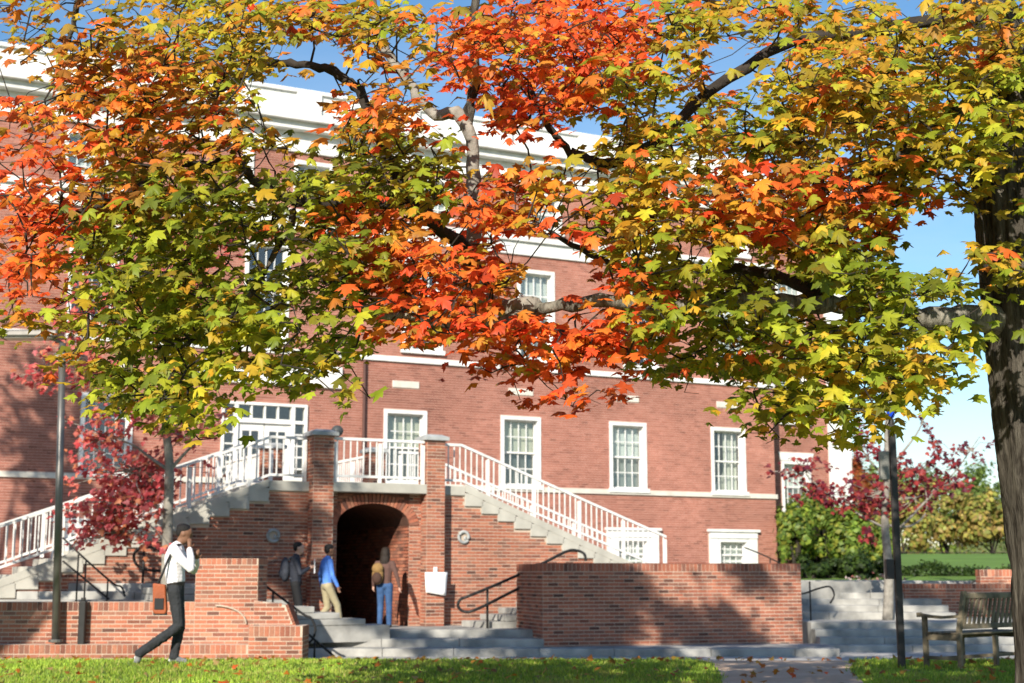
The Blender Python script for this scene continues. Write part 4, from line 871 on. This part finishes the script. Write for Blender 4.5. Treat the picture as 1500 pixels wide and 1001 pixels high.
small_tree('red_maple', 'young red leaved maple with pale trunk in front of the left stair flight', tbase, [tbase, P(246, 760, d), P(248, 680, d), P(242, 600, d), P(250, 500, d), P(256, 400, d + .2), P(262, 320, d + .3)],
    [[P(248, 690, d), P(222, 672, d), P(190, 650, d), P(150, 640, d)], [P(247, 760, d), P(220, 735, d), P(180, 730, d)], [P(242, 610, d), P(200, 590, d), P(140, 530, d), P(110, 470, d)], [P(245, 640, d), P(275, 610, d), P(310, 610, d)], [P(250, 500, d), P(290, 430, d + .3), P(305, 350, d + .4)], [P(244, 590, d), P(262, 560, d), P(280, 500, d)], [P(248, 690, d), P(275, 660, d), P(300, 640, d)]],
    [(c, r_, int(n_ * 1.25)) for c, r_, n_ in bl], RC, .125, BARK2, .10, .035, orn=(.25, .85, .6))
d = 31.2
BC = [(.26, .026, .032), (.33, .038, .038), (.18, .02, .03), (.38, .06, .045), (.13, .022, .042)]
tbase = P(1300, 905, d); tbase[2] = .6
bl = [(P(1180, 690, d), (.7, .5, .35), 130), (P(1215, 725, d), (.6, .5, .3), 120), (P(1255, 740, d), (.7, .6, .4), 130), (P(1290, 720, d), (.8, .6, .4), 150), (P(1340, 690, d), (.7, .6, .35), 170), (P(1370, 715, d), (.6, .6, .25), 110), (P(1340, 730, d), (.9, .6, .3), 120), (P(1250, 640, d), (.5, .5, .4), 60), (P(1270, 660, d), (.5, .5, .4), 50), (P(1375, 650, d), (.5, .4, .4), 30), (P(1350, 615, d), (.4, .4, .3), 20), (P(1425, 660, d), (.45, .4, .3), 45), (P(1405, 685, d), (.35, .3, .3), 30), (P(1180, 720, d), (.4, .3, .3), 40), (P(1265, 785, d), (.3, .3, .25), 30)]
small_tree('burgundy_tree', 'slender burgundy leaved tree rising beside the shaded far steps', tbase, [tbase, P(1302, 840, d), P(1296, 760, d), P(1300, 690, d), P(1299, 620, d), P(1310, 560, d)],
    [[P(1303, 770, d), P(1335, 770, d), P(1358, 745, d), P(1350, 690, d)], [P(1300, 775, d), P(1270, 760, d), P(1220, 730, d), P(1180, 695, d)], [P(1298, 700, d), P(1270, 670, d), P(1250, 630, d)], [P(1320, 772, d), P(1370, 720, d), P(1400, 690, d), P(1435, 640, d)], [P(1300, 690, d), P(1340, 640, d), P(1355, 610, d)]],
    [(c, r_, int(n_ * .9)) for c, r_, n_ in bl], BC, .13, BARK2, .12, .03, orn=(.25, .8, .6))

def bush(name, label, c, rad, n, cols, lsize, cat='shrub', group=None, stems=True):
    c = np.array(c, float); base = (c[0], c[1], c[2] - rad[2]); t = thing(name, label, cat, base, group=group); b = np.array(base)
    K = max(6, int(n / 90)); sub = []
    for k in range(K):
        th = rng.uniform(0, 2 * math.pi); u = rng.uniform(-.75, .95); w = math.sqrt(1 - u * u); sub.append(np.array([math.cos(th) * w, math.sin(th) * w, u]) * rng.uniform(.55, .92))
    sub = np.array(sub); ids = rng.integers(0, K, n); g = rng.normal(size=(n, 3)); g /= np.linalg.norm(g, axis=1, keepdims=True)
    pts = (sub[ids] + g * (rng.uniform(.1, .33, n) * (1 + .4 * rng.normal(size=n)))[:, None]) * np.array(rad)
    nr = g * .7 + pts / np.array(rad) * .5 + ZZ * .3; tp = rng.normal(size=(n, 3)) - ZZ * .4
    kc = rng.uniform(.7, 1.25, K); cc = np.array([np.array(random.choice(cols)) * kc[i] * random.uniform(.8, 1.2) for i in ids])
    pts = pts + c - b; pts[:, 2] = np.maximum(pts[:, 2], .03)
    leaf_mesh('foliage', pts, lsize * rng.uniform(.6, 1.3, n), nr, tp, cc, qv, QT, parent=t)['kind'] = 'stuff'
    q = MB()
    for k in range(5): e = (sub[k % K] * np.array(rad) * .8 + c - b); q.tube([(rng.normal(0, .08), rng.normal(0, .08), -.1), e * .5 + rng.normal(0, .05, 3), e], [.06, .04, .015], 5)
    q.build('stems', BARKD, t)
    return t
GC = [(.22, .32, .045), (.16, .25, .04), (.29, .37, .05), (.11, .18, .03), (.33, .34, .05)]
GY = [(.42, .38, .08), (.32, .35, .07), (.48, .36, .09), (.24, .28, .06), (.38, .26, .09)]
DG = [(.03, .06, .012), (.045, .08, .015), (.06, .10, .018), (.025, .045, .012)]
def bz(px, py0, py1, d, wpx): # centre and radii of a bush seen between two heights
    a, b_ = P(px, py0, d), P(px, py1, d); return (a + b_) / 2, (wpx / 2 * d / 2110, wpx / 2 * d / 2110, abs(a[2] - b_[2]) / 2)
for (px, y0, y1, d, w, lab) in ((1165, 730, 835, 43, 60, 'tall bright green shrub against the brick hall corner'), (1195, 712, 836, 44.5, 84, 'broad rounded green shrub below the wing window'), (1243, 740, 836, 43, 70, 'yellow green shrub left of the burgundy tree trunk'), (1285, 760, 835, 44, 60, 'low yellowish shrub behind the burgundy tree trunk')):
    c, rad = bz(px, y0, y1, d, w); bush('green_shrub', lab, c, rad, 2600, GC, .17, group='green shrubs beside the wing')
for (px, y0, y1, d, w, lab, cs) in ((1320, 706, 815, 78, 95, 'russet and green shrub mass at the far lawn edge behind the call post', GY), (1385, 700, 815, 82, 110, 'broad olive shrub at the far lawn edge above the bench armrest', GY), (1450, 715, 815, 80, 105, 'olive shrub at the far lawn edge next to the maple trunk', GY), (1400, 665, 800, 100, 130, 'tall bushy green tree rising behind the olive shrubs', [(.20, .29, .06), (.25, .33, .07), (.15, .23, .05)]), (1300, 675, 805, 105, 110, 'green tree half hidden behind the burgundy crown', [(.20, .29, .06), (.25, .31, .07), (.16, .23, .05)]), (1475, 690, 800, 110, 110, 'pale green far tree beside the maple trunk', [(.15, .22, .06), (.18, .24, .06)]), (1262, 665, 800, 95, 46, 'small orange red tree beyond the wing pilaster', [(.40, .10, .03), (.34, .15, .03), (.30, .08, .03)]), (1540, 700, 815, 90, 120, 'olive far shrub hidden in part by the maple trunk', GY)):
    c, rad = bz(px, y0, y1, d, w); bush('far_tree', lab, c, rad, 3600, cs, .30, 'tree', 'shrubs and trees beyond the far lawn')
hedge = thing('clipped_hedge', 'dark low clipped hedge below the far lawn', 'hedge', cw(rr(1165, 39), 39, 1.3), YAW)
n = 9000; hp = np.c_[rng.uniform(0, 9.5, n), rng.uniform(0, 1.1, n), rng.uniform(0, .46, n)]; fc = rng.integers(0, 3, n); hp[fc == 0, 1] = rng.uniform(0, .08, (fc == 0).sum()); hp[fc == 1, 2] = rng.uniform(.38, .52, (fc == 1).sum())
hp[:, 2] *= 1 + .16 * np.sin(hp[:, 0] * 2.1) + .1 * np.sin(hp[:, 0] * 5.3); hp += rng.normal(0, .03, hp.shape); g = rng.normal(size=(n, 3)); leaf_mesh('foliage', hp, .085 * rng.uniform(.7, 1.4, n), g + ZZ * .5, rng.normal(size=(n, 3)), np.array([np.array(random.choice(DG)) * random.uniform(.8, 1.6) for _ in range(n)]), qv, QT, parent=hedge)['kind'] = 'stuff'
MB().box(.05, 9.45, .08, 1.05, 0, .34).build('hedge_core', mat('hedge_core', (.02, .03, .01), 1), hedge)
for k, (px, y0, y1, d, w, lab) in enumerate(((1185, 812, 856, 37.5, 60, 'round dark clipped shrub near the thin handrail'), (1255, 806, 858, 37.5, 56, 'round dark clipped shrub beside the burgundy trunk'), (1220, 815, 858, 38, 60, 'low dark shrub between the two round clipped shrubs'), (1292, 818, 856, 38, 50, 'low dark shrub right behind the burgundy trunk'))):
    c, rad = bz(px, y0, y1, d, w); bush('dark_shrub', lab, c, rad, 1600, DG, .11, group='dark clipped shrubs')
# far lawn rising to the shrubs, mulch below them
mb = MB(); q = [(36, 1.44), (41, 1.62), (50, 1.85), (66, 2.5), (74, 2.62), (130, 3.0), (400, 2.0)]
for (dd, z) in q: mb.v += [tuple(cw(2 + dd * .12, dd, z)), tuple(cw(120, dd, z))]
for i in range(len(q) - 1): mb.f.append([2 * i, 2 * i + 1, 2 * i + 3, 2 * i + 2]); mb.m.append(0)
struct(mb.build('far_lawn', mat('far_lawn', (.12, .21, .03), 1, .2, .6, .3)))
mb = MB(); q = [(70, 2.62), (74, 2.70), (95, 2.95)]
for (dd, z) in q: mb.v += [tuple(cw(14, dd, z)), tuple(cw(60, dd, z))]
for i in range(2): mb.f.append([2 * i, 2 * i + 1, 2 * i + 3, 2 * i + 2]); mb.m.append(0)
struct(mb.build('mulch_bed', SOIL))
n = 9000; tp_ = np.c_[rng.uniform(-40, 60, n), rng.uniform(0, 8, n), np.abs(rng.normal(0, 1, n))]; tp_[:, 2] = rng.uniform(0, 1, n) * (6.0 + 2.2 * np.sin(tp_[:, 0] * .31) + 1.2 * np.sin(tp_[:, 0] * .83 + 1))
wl = tag(leaf_mesh('woodland', tp_, .55 * rng.uniform(.6, 1.3, n), rng.normal(size=(n, 3)) + SUN3 * .5, rng.normal(size=(n, 3)), np.array([np.array(random.choice(GY + GC)) * random.uniform(.7, 1.2) for _ in range(n)]), qv, QT), 'far band of mixed green and olive woodland', 'woodland'); wl.location = cw(45, 135, 2.4); wl.rotation_euler = (0, 0, YAW); stuff(wl)
mb = MB(); K = 40
for i in range(K + 1): x = -60 + 160 * i / K; zz = 5.2 + .9 * math.sin(i * .9) + .5 * math.sin(i * 2.3); mb.v += [tuple(cw(x + 30, 150, 2)), tuple(cw(x + 30, 158, zz)), tuple(cw(x + 30, 200, zz - 1))]
for i in range(K):
    for j in range(2): mb.f.append([3 * i + j, 3 * i + 3 + j, 3 * i + 4 + j, 3 * i + 1 + j]); mb.m.append(0)
struct(mb.build('hills', mat('wooded_hill', (.12, .14, .04), 1, .4, .6, .5), smooth=True))
# flower bed and pot near far steps
fl = thing('flower_bed', 'small bed of pale pink flowers beside the far steps', 'flowers', P(1278, 868, 36.5))
b = P(1278, 868, 36.5); n = 260; pp = rng.normal(size=(n, 3)) * np.array([.35, .25, .13]) + np.array([0, 0, .15]); leaf_mesh('blossoms', pp, np.full(n, .09), rng.normal(size=(n, 3)) + SUN3, rng.normal(size=(n, 3)), np.array([random.choice([(.6, .3, .26), (.62, .5, .45), (.10, .14, .03), (.5, .16, .14)]) for _ in range(n)]), qv, QT, parent=fl)

# tall neighbouring trees to the left, out of the picture, whose shade falls on stair and facade
def shade_tree(name, label, base, spots, dn):
    base = np.array(base); cs = [(caster(px, py, d_, dn + random.uniform(-1.2, 1.2)), rad) for px, py, d_, rad in spots]
    top = np.mean([c for c, _ in cs], axis=0); bl = [(c, (rad * 1.35,) * 3, int(330 * rad + 34)) for c, rad in cs]
    fork = base + ZZ * (top[2] * .45); lim = [[fork, (fork + c) / 2 + rng.normal(0, .2, 3), c] for c, _ in cs]
    small_tree(name, label, base, [base, fork, fork * .4 + top * .6], lim, bl, PAL['L'] + PAL['O'], .16, BARK, .32, .12)
shade_tree('oak_tree', 'tall tree left of the lawn casting dappled shade on the entrance stair', cw(-15.0, 9.0, .45), [(470, 680, 28.8, .45), (462, 760, 28.8, .4), (475, 830, 28.8, .35), (430, 750, 28.8, .3), (395, 760, 28.6, .35), (365, 790, 28.5, .35), (340, 800, 28.4, .3), (400, 830, 28.6, .4), (430, 860, 28.8, .35), (470, 640, 28.8, .2), (385, 720, 28.6, .2), (420, 800, 28.8, .2), (430, 700, 28.8, .12), (350, 750, 28.5, .1)], 10)
shade_tree('linden_tree', 'leafy tree left of the terrace casting shade on the hall facade', cw(-15.5, 22.0, .2), [(25, 560, 32.8, .7), (60, 600, 33, .5), (15, 640, 32.8, .5), (40, 700, 32.8, .35), (80, 540, 33, .5), (30, 500, 32.8, .6), (10, 730, 32.6, .4), (0, 600, 32.6, .5), (70, 660, 33, .25), (110, 590, 33, .3), (40, 800, 27, .3), (100, 860, 27, .3)], 21.5)

# ------------------------------------------------------------------ grass, fallen leaves
n = 150000; gd = 12.8 + rng.random(n) ** 1.25 * 13; gr = rng.uniform(-.45, .45, n) * gd
keep = (gr < np.array([pl(x) for x in gd]) + rng.normal(0, .04, n)) | (gr > np.array([prr(x) for x in gd]) - rng.normal(0, .04, n)); keep &= rng.random(n) < np.where(gd > 19, .5, 1); gd, gr = gd[keep], gr[keep]; n = len(gd)
base = RT * gr[:, None] + FH * gd[:, None] + ZZ * ground_z(gd)[:, None]
hgt = rng.uniform(.02, .055, n) * (1 + .35 * np.sin(gr * 2.3) * np.sin(gd * 3.1)); th = rng.uniform(0, 2 * math.pi, n); wv = np.c_[np.cos(th), np.sin(th), np.zeros(n)] * (.004 + gd * .00035)[:, None]
lean = np.c_[rng.normal(0, .35, n), rng.normal(0, .35, n), np.ones(n)] * hgt[:, None]
V = np.stack([base - wv, base + wv, base + lean], 1).reshape(-1, 3); T = np.arange(3 * n).reshape(-1, 3)
gc = np.array([(.27, .40, .04), (.34, .47, .045), (.21, .33, .035), (.40, .45, .07), (.46, .40, .12)])[rng.choice(5, n, p=[.3, .32, .22, .12, .04])] * rng.uniform(.8, 1.2, n)[:, None]
pt_ = vnoise(base, .9, 5); pt2 = vnoise(base, 3.5, 6); gc = gc * (.72 + .5 * pt_)[:, None]; dry = np.clip((pt2 - .62) * 4, 0, .7)[:, None]; gc = gc * (1 - dry) + np.array([.36, .30, .09]) * dry
stuff(tag(np_mesh('grass', V, T, GRASSM, np.repeat(gc, 3, 0)), 'short green lawn grass in front of the brick walls', 'grass'))
n = 520; fd = 13 + rng.random(n) ** 1.1 * 9; fr_ = rng.uniform(-.38, .38, n) * fd
p = RT * fr_[:, None] + FH * fd[:, None] + ZZ * (ground_z(fd) + .05)[:, None]; g = rng.normal(size=(n, 3)) * .45 + ZZ + SUN3 * .3
stuff(tag(leaf_mesh('fallen_leaves', p, rng.uniform(.06, .12, n), g, rng.normal(size=(n, 3)), np.array([random.choice(PAL['O'] + PAL['B'] + [(.55, .36, .14)]) for _ in range(n)]), sv, ST_), 'dry fallen maple leaves scattered on the lawn', 'leaves'))

# ------------------------------------------------------------------ people
SKIN_M = mat('skin_brown', (.20, .10, .06), .6, .06); SKIN_L = mat('skin_fair', (.55, .33, .24), .6, .05)
def person(label, loc, rz, parts, mats, head, hair, voxel=.009, headm=2, faces_dark=None):
    # parts: (list of points, list of radii or (rx,ry) pairs, material index); facing +x, left is +y
    t = thing('person', label, 'person', loc, rz); mb = MB(); CAP = []
    for pts, rad, mi in parts:
        pts = [np.array(p, float) for p in pts]
        for i, (p, r) in enumerate(zip(pts, rad)):
            rx, ry = (r if hasattr(r, '__len__') else (r, r))
            if i < len(pts) - 1:
                q = pts[i + 1]; r2 = rad[i + 1]; rx2, ry2 = (r2 if hasattr(r2, '__len__') else (r2, r2)); k = max(2, int(np.linalg.norm(q - p) / (min(rx, rx2) * .45 + 1e-3)) + 1)
            else: q, rx2, ry2, k = p, rx, ry, 1
            for j in range(k):
                u = j / k; c = p * (1 - u) + q * u; a, b_ = rx * (1 - u) + rx2 * u, ry * (1 - u) + ry2 * u
                mb.ell(c, (a, b_, min(a, b_)), 10, 6); CAP.append((*c, a, b_, min(a, b_), mi))
    hc, hr_ = np.array(head[0]), head[1]
    hm = Matrix.Rotation(head[2], 3, 'Y').to_4x4(); hR = np.array(Matrix.Rotation(head[2], 3, 'Y'))
    def hp_(x, y, z): return hc + hR @ np.array([x, y, z])
    for c, r in ((hp_(0, 0, .02), (hr_ * .98, hr_ * .78, hr_ * .92)), (hp_(.025, 0, -.045), (hr_ * .72, hr_ * .62, hr_ * .75)), (hp_(.098, 0, -.012), (.017, .012, .02)), (hp_(.095, 0, -.055), (.012, .022, .008)), (hp_(.085, .033, .018), (.012, .018, .008)), (hp_(.085, -.033, .018), (.012, .018, .008)), (hp_(0, .078, -.005), (.022, .012, .032)), (hp_(0, -.078, -.005), (.022, .012, .032))):
        mb.ell(c, r, 12, 8, hR); CAP.append((*c, *r, headm))
    me = bpy.data.meshes.new('body'); me.from_pydata(mb.v, [], mb.f); o = link('body', me, t)
    rm = o.modifiers.new('r', 'REMESH'); rm.mode = 'VOXEL'; rm.voxel_size = voxel; rm.use_smooth_shade = True
    sm = o.modifiers.new('s', 'SMOOTH'); sm.iterations = 9; sm.factor = .5
    dg = bpy.context.evaluated_depsgraph_get(); ev = o.evaluated_get(dg); nm = bpy.data.meshes.new_from_object(ev); o.modifiers.clear(); o.data = nm
    vc = np.zeros(len(nm.vertices) * 3, np.float32); nm.vertices.foreach_get('co', vc); vc = vc.reshape(-1, 3); vn_ = np.zeros(len(nm.vertices) * 3, np.float32); nm.vertices.foreach_get('normal', vn_); vn_ = vn_.reshape(-1, 3)
    wgt = np.clip((hc[2] - .16 - vc[:, 2]) / .05, 0, 1) * np.clip(1 - np.min([np.linalg.norm(vc - np.array(p_[0][0]), axis=1) for p_ in parts if p_[2] == 2 and len(p_[0]) == 3] or [np.full(len(vc), 9.)], axis=0) < .12, 0, 1)
    fold = (vnoise(vc * np.array([1, 1, .8]), 16, 1) - .5) * .022 + (vnoise(vc + np.outer(vc[:, 0], [0, 0, .6]), 34, 2) - .5) * .010; vc = vc + vn_ * (fold * wgt)[:, None]; nm.vertices.foreach_set('co', vc.astype(np.float32).ravel())
    nm.materials.clear()
    for m_ in mats: nm.materials.append(m_)
    cen = np.zeros(len(nm.polygons) * 3, np.float32); nm.polygons.foreach_get('center', cen); cen = cen.reshape(-1, 3)
    C_ = np.array(CAP); best = np.full(len(cen), 1e9); idx = np.zeros(len(cen), int)
    for c in C_:
        dd = np.linalg.norm((cen - c[:3]) / c[3:6], axis=1); dd = (dd - 1) * c[3:6].min(); u = dd < best; best[u] = dd[u]; idx[u] = int(c[6])
    nm.polygons.foreach_set('material_index', idx.astype(np.int32)); nm.polygons.foreach_set('use_smooth', [True] * len(cen)); nm.update()
    if hair:
        h = MB()
        for (c, r) in hair[0]: h.ell(hp_(*c), r, 14, 10, hR)
        hb_ = h.build('hair', hair[1], t, True)
    ey = MB()
    for s_ in (-1, 1): ey.ell(hp_(.083, .033 * s_, .012), (.011, .014, .008), 8, 6, hR)
    ey.build('eyes', mat('eye_dark', (.02, .015, .012), .3), t, True)
    return t
def hand(w, dirv, out_v, mi, curl=.4, s=1.0):
    # palm and five unequal fingers from the wrist w along dirv; out_v points to the thumb side
    w = np.array(w, float); dv = np.array(dirv, float); dv /= np.linalg.norm(dv); ov = np.array(out_v, float); ov -= dv * (ov @ dv); ov /= np.linalg.norm(ov); nv = np.cross(dv, ov); res = [([w, w + dv * .05 * s, w + dv * .085 * s], [.022 * s, .03 * s, .028 * s], mi)]
    for k, L in enumerate((.062, .072, .068, .052)):
        b = w + dv * .085 * s + ov * (.026 - .0175 * k) * s; m_ = b + (dv * math.cos(curl) + nv * math.sin(curl)) * L * .55 * s; e = m_ + (dv * math.cos(curl * 2.2) + nv * math.sin(curl * 2.2)) * L * .5 * s; res.append(([b, m_, e], [.0095 * s, .0088 * s, .0075 * s], mi))
    b = w + dv * .03 * s + ov * .024 * s; m_ = b + (dv * .6 + ov * .8) * .035 * s; res.append(([b, m_, m_ + (dv * .9 + ov * .3 + nv * .2) * .03 * s], [.012 * s, .0105 * s, .0085 * s], mi))
    return res
SHIRT = mat('white_shirt', (.78, .74, .76), .8, .05, 6, .6, 22); PANT = mat('charcoal_trousers', (.028, .03, .033), .85, .2, 10, .8, 25); SOLE = mat('shoe_sole', (.75, .75, .72), .7); SHOE = mat('grey_shoe', (.20, .20, .20), .7); BELT = mat('belt', (.02, .018, .016), .5); HAIRD = mat('dark_hair', (.012, .010, .009), .6, .3, 40, .6, 120)
def leg(hip, knee, ank, toe, mi, si, r=(.094, .070, .052), flare=.056, sole=None):
    hip, knee, ank, toe = map(np.array, (hip, knee, ank, toe)); k2 = knee + (ank - knee) * .35
    L = [([hip, hip + (knee - hip) * .5, knee, k2, ank], [r[0], r[0] * .86, r[1], r[1] * .93, flare], mi), ([ank + np.array([-.01, 0, -.035]), ank + (toe - ank) * .5 + np.array([0, 0, -.02]), toe], [.043, .042, .034], si)]
    if sole is not None: L.append(([ank + np.array([-.05, 0, -.055]) , toe + np.array([.0, 0, -.03])], [.022, .02], sole))
    return L
d = 18.5; gz = ground_z(d); c0 = cw(rr(258, d), d, gz)
mp_ = [([(0, 0, .93), (.0, 0, 1.0)], [(.115, .165), (.115, .16)], 1), ([(0, 0, 1.005), (0, 0, 1.02)], [(.118, .163)] * 2, 4),
    ([(-.005, 0, 1.05), (-.02, 0, 1.18), (-.025, 0, 1.32), (-.01, 0, 1.42), (.0, 0, 1.47)], [(.125, .168), (.132, .175), (.135, .19), (.11, .18), (.075, .11)], 0),
    ([(.02, 0, 1.48), (.05, 0, 1.56)], [.055, .052], 2),
    ([(-.01, -.185, 1.42), (.09, -.235, 1.30), (.205, -.225, 1.19)], [.075, .064, .054], 0), ([(.205, -.225, 1.19), (.20, -.17, 1.32), (.175, -.13, 1.42)], [.054, .05, .043], 0),
    ([(-.01, .185, 1.42), (.10, .22, 1.28), (.20, .19, 1.17)], [.073, .062, .052], 0), ([(.20, .19, 1.17), (.24, .10, 1.24), (.25, .04, 1.30)], [.052, .046, .04], 0)]
mp_ += hand((.172, -.125, 1.435), (-.02, .12, 1), (.8, .3, 0), 2, .35, 1.0) + hand((.25, .03, 1.31), (.1, -.5, .8), (1, 0, .2), 2, .6)
mp_ += leg((.0, -.09, .90), (.07, -.095, .47), (-.40, -.10, .135), (-.44, -.10, .03), 1, 3, flare=.06, sole=5) + leg((.01, .09, .90), (.065, .085, .48), (.0, .08, .09), (.15, .08, .03), 1, 3, flare=.062, sole=5)
person('man in white shirt and charcoal trousers walking with a hand raised to his face', c0, YAW + R_(6), mp_, [SHIRT, PANT, SKIN_M, SHOE, BELT, SOLE], ((.085, 0, 1.635), .108, R_(14)), ([((-.02, 0, .055), (.100, .088, .075)), ((-.055, 0, .015), (.058, .08, .075))], HAIRD))
bgm = mat('orange_leather', (.30, .075, .025), .55, .15, 6, .3); bl_ = mat('black_nylon', (.02, .019, .02), .7)
bagt = thing('shoulder_bag', 'orange and black shoulder bag hanging on the strap behind the walking man', 'bag', c0 + cw(-.15, -.15, .62), YAW + R_(4))
MB().prism_y([(-.085, .03), (-.06, .0), (.07, .0), (.09, .04), (.06, .37), (-.10, .39)], -.05, .05).build('pouch', bgm, bagt, bevel=.018)
MB().box(-.065, .05, -.062, -.051, .06, .20).build('pocket', bl_, bagt, bevel=.004); MB().box(-.08, .085, -.04, .045, -.012, .015).build('base', bl_, bagt, bevel=.008)
RZ = lambda v: v
stp = [(-.04, -.02, .38), (.02, -.062, .50), (.085, -.06, .68), (.14, -.05, .80), (.185, .0, .865), (.215, .10, .865), (.20, .22, .80)]
sb = MB(); sp_ = smooth_path(stp, 5)
for a, b_ in zip(sp_, sp_[1:]): sb.tube([a, b_], .016, 6, False)
sb.build('strap', bl_, bagt, True)

def simple_person(label, loc, rz, H, top, bottom, skin, shoe, hairm, stride, arms, hairlist, lean=0.0, long_sleeve=True):
    s = H / 1.76; f = lambda *p: tuple(np.array(p) * s)
    ps_ = [([f(0, 0, .93), f(0, 0, 1.0)], [(.115 * s, .16 * s), (.11 * s, .15 * s)], 1), ([f(0, 0, 1.0), f(-.01 + lean * .4, 0, 1.15), f(-.02 + lean * .8, 0, 1.30), f(-.01 + lean, 0, 1.41), f(lean, 0, 1.46)], [(.12 * s, .155 * s), (.125 * s, .165 * s), (.125 * s, .18 * s), (.10 * s, .17 * s), (.07 * s, .1 * s)], 0), ([f(.01 + lean, 0, 1.47), f(.03 + lean, 0, 1.56)], [.052 * s, .05 * s], 2)]
    for sgn, ((ex, ey, ez), (hx, hy, hz), dv) in zip((1, -1), arms):
        sh_ = f(lean - .01, .175 * sgn, 1.40); el, wr = f(ex, ey, ez), f(hx, hy, hz)
        ps_ += [([sh_, el], [.066 * s, .05 * s], 0), ([el, wr], [.05 * s, .037 * s], 0)] + hand(wr, dv, (1, 0, 0) if abs(dv[0]) < .8 else (0, 0, 1), 2, .35, s)
    for sgn, (kx, kz, ax_, az) in zip((1, -1), stride): ps_ += leg(f(0, .09 * sgn, .90), f(kx, .095 * sgn, kz), f(ax_, .095 * sgn, az), f(ax_ + .13, .1 * sgn, max(.03, az - .06)), 1, 3)
    return person(label, loc, rz, ps_, [top, bottom, skin, shoe], ((.045 * s + lean, 0, 1.63 * s), .108 * s, R_(4)), (hairlist, hairm) if hairlist else None, .010)
short = [((-.02, 0, .055), (.100, .088, .072)), ((-.05, 0, .01), (.062, .082, .075))]
lng = [((-.015, 0, .05), (.105, .093, .08)), ((-.06, 0, -.02), (.07, .09, .13)), ((-.085, 0, -.15), (.055, .10, .14)), ((-.03, .075, -.06), (.05, .03, .11)), ((-.03, -.075, -.06), (.05, .03, .11))]
JEAN = mat('blue_jeans', (.04, .09, .20), .85, .25, 9, .4, 40); BROWN = mat('brown_sweater', (.12, .065, .052), .9, .12, 9, .3); KHAKI = mat('khaki_trousers', (.36, .31, .19), .9, .1, 6, .4, 20); BLUE = mat('blue_shirt', (.10, .25, .68), .85, .12, 6, .5, 20); NAVY = mat('dark_jacket', (.022, .025, .035), .7, .3, 6, .5, 20); BLK = mat('black_trousers', (.015, .015, .016), .85)
def on_wall_px(px, Y):                            # point with the given world Y seen at column px near the ground
    v = FW + RT * (px - CX) / FPX + UP * (CY - 900) / FPX; return CAMP + v * (Y / v[1])
SHD = mat('dark_shoe', (.03, .025, .02), .6)
g = on_wall_px(563, 27.25); face_away = AZ
simple_person('long haired woman in brown sweater and blue jeans entering the arched passage', (g[0], g[1], .55), AZ + R_(-6), 1.60, BROWN, JEAN, SKIN_L, SHD, mat('brown_hair', (.022, .014, .009), .6, .3, 40, .5, 120), [(.03, .48, -.03, .08), (.05, .49, .06, .08)], [((-.02, .25, 1.14), (.06, .27, .92), (.1, 0, -1)), ((-.02, -.27, 1.14), (.0, -.33, .90), (.1, -.1, -1))], lng)
bk = thing('backpack', 'tan and brown backpack on the left shoulder of the long haired woman', 'backpack', (g[0], g[1], 1.60) - FH * .15 - RT * .13, AZ - R_(10))
TAN = mat('tan_canvas', (.26, .155, .055), .8, .25, 12, .4); DKB = mat('dark_canvas', (.06, .03, .02), .8)
MB().ell((0, 0, 0), (.085, .12, .20), 16, 12).build('pack', TAN, bk, True); MB().ell((-.06, 0, -.06), (.06, .10, .12), 14, 10).build('front_pocket', DKB, bk, True); MB().ell((-.01, 0, .12), (.10, .12, .12), 14, 10).build('top_flap', TAN, bk, True)
MB().tube(smooth_path([(.05, -.05, .17), (.14, -.02, .21), (.24, 0, .12), (.26, .02, -.06), (.16, .05, -.15)], 4), .016, 6).build('strap', DKB, bk, True)
g = on_wall_px(478, 27.0)
simple_person('dark haired man in bright blue shirt and khaki trousers striding past the arch', (g[0], g[1], .50), YAW + R_(28), 1.70, BLUE, KHAKI, SKIN_M, SHD, HAIRD, [(.06, .48, -.22, .14), (.20, .52, .28, .08)], [((-.06, .24, 1.14), (-.02, .24, .90), (.2, 0, -1)), ((.02, -.25, 1.13), (.14, -.23, .92), (.3, 0, -1))], short)
g = on_wall_px(432, 26.98)
simple_person('student in dark jacket and black trousers holding papers near the brick medallion', (g[0], g[1], .52), YAW + R_(10), 1.72, NAVY, BLK, SKIN_L, SHD, HAIRD, [(.05, .49, -.1, .09), (.09, .49, .08, .08)], [((.06, .24, 1.14), (.22, .12, 1.22), (1, -.2, .3)), ((.08, -.23, 1.13), (.25, -.12, 1.24), (1, .2, .3))], short)
bk = thing('backpack', 'dark grey backpack worn by the student in the dark jacket', 'backpack', np.array([g[0], g[1], 1.78]) - np.array([math.cos(YAW), math.sin(YAW), 0]) * .21, YAW + R_(10))
GRP = mat('grey_canvas', (.05, .055, .07), .8, .25, 12, .4)
MB().ell((0, 0, -.08), (.10, .14, .24), 16, 12).build('pack', GRP, bk, True); MB().ell((-.07, 0, -.14), (.05, .10, .11), 14, 10).build('front_pocket', GRP, bk, True)
for s_ in (-1, 1): MB().tube(smooth_path([(.04, .09 * s_, .10), (.14, .11 * s_, .16), (.27, .11 * s_, .05), (.25, .12 * s_, -.18), (.08, .12 * s_, -.26)], 4), .018, 6).build('strap', GRP, bk, True)
pa = thing('paper_sheets', 'white papers held up by the student in the dark jacket', 'papers', np.array([g[0], g[1], 1.76]) + np.array([math.cos(YAW), math.sin(YAW), 0]) * .36, YAW + R_(10))
MB().box(-.01, .006, -.11, .10, -.13, .14).build('sheet', MATS['paper'], pa)
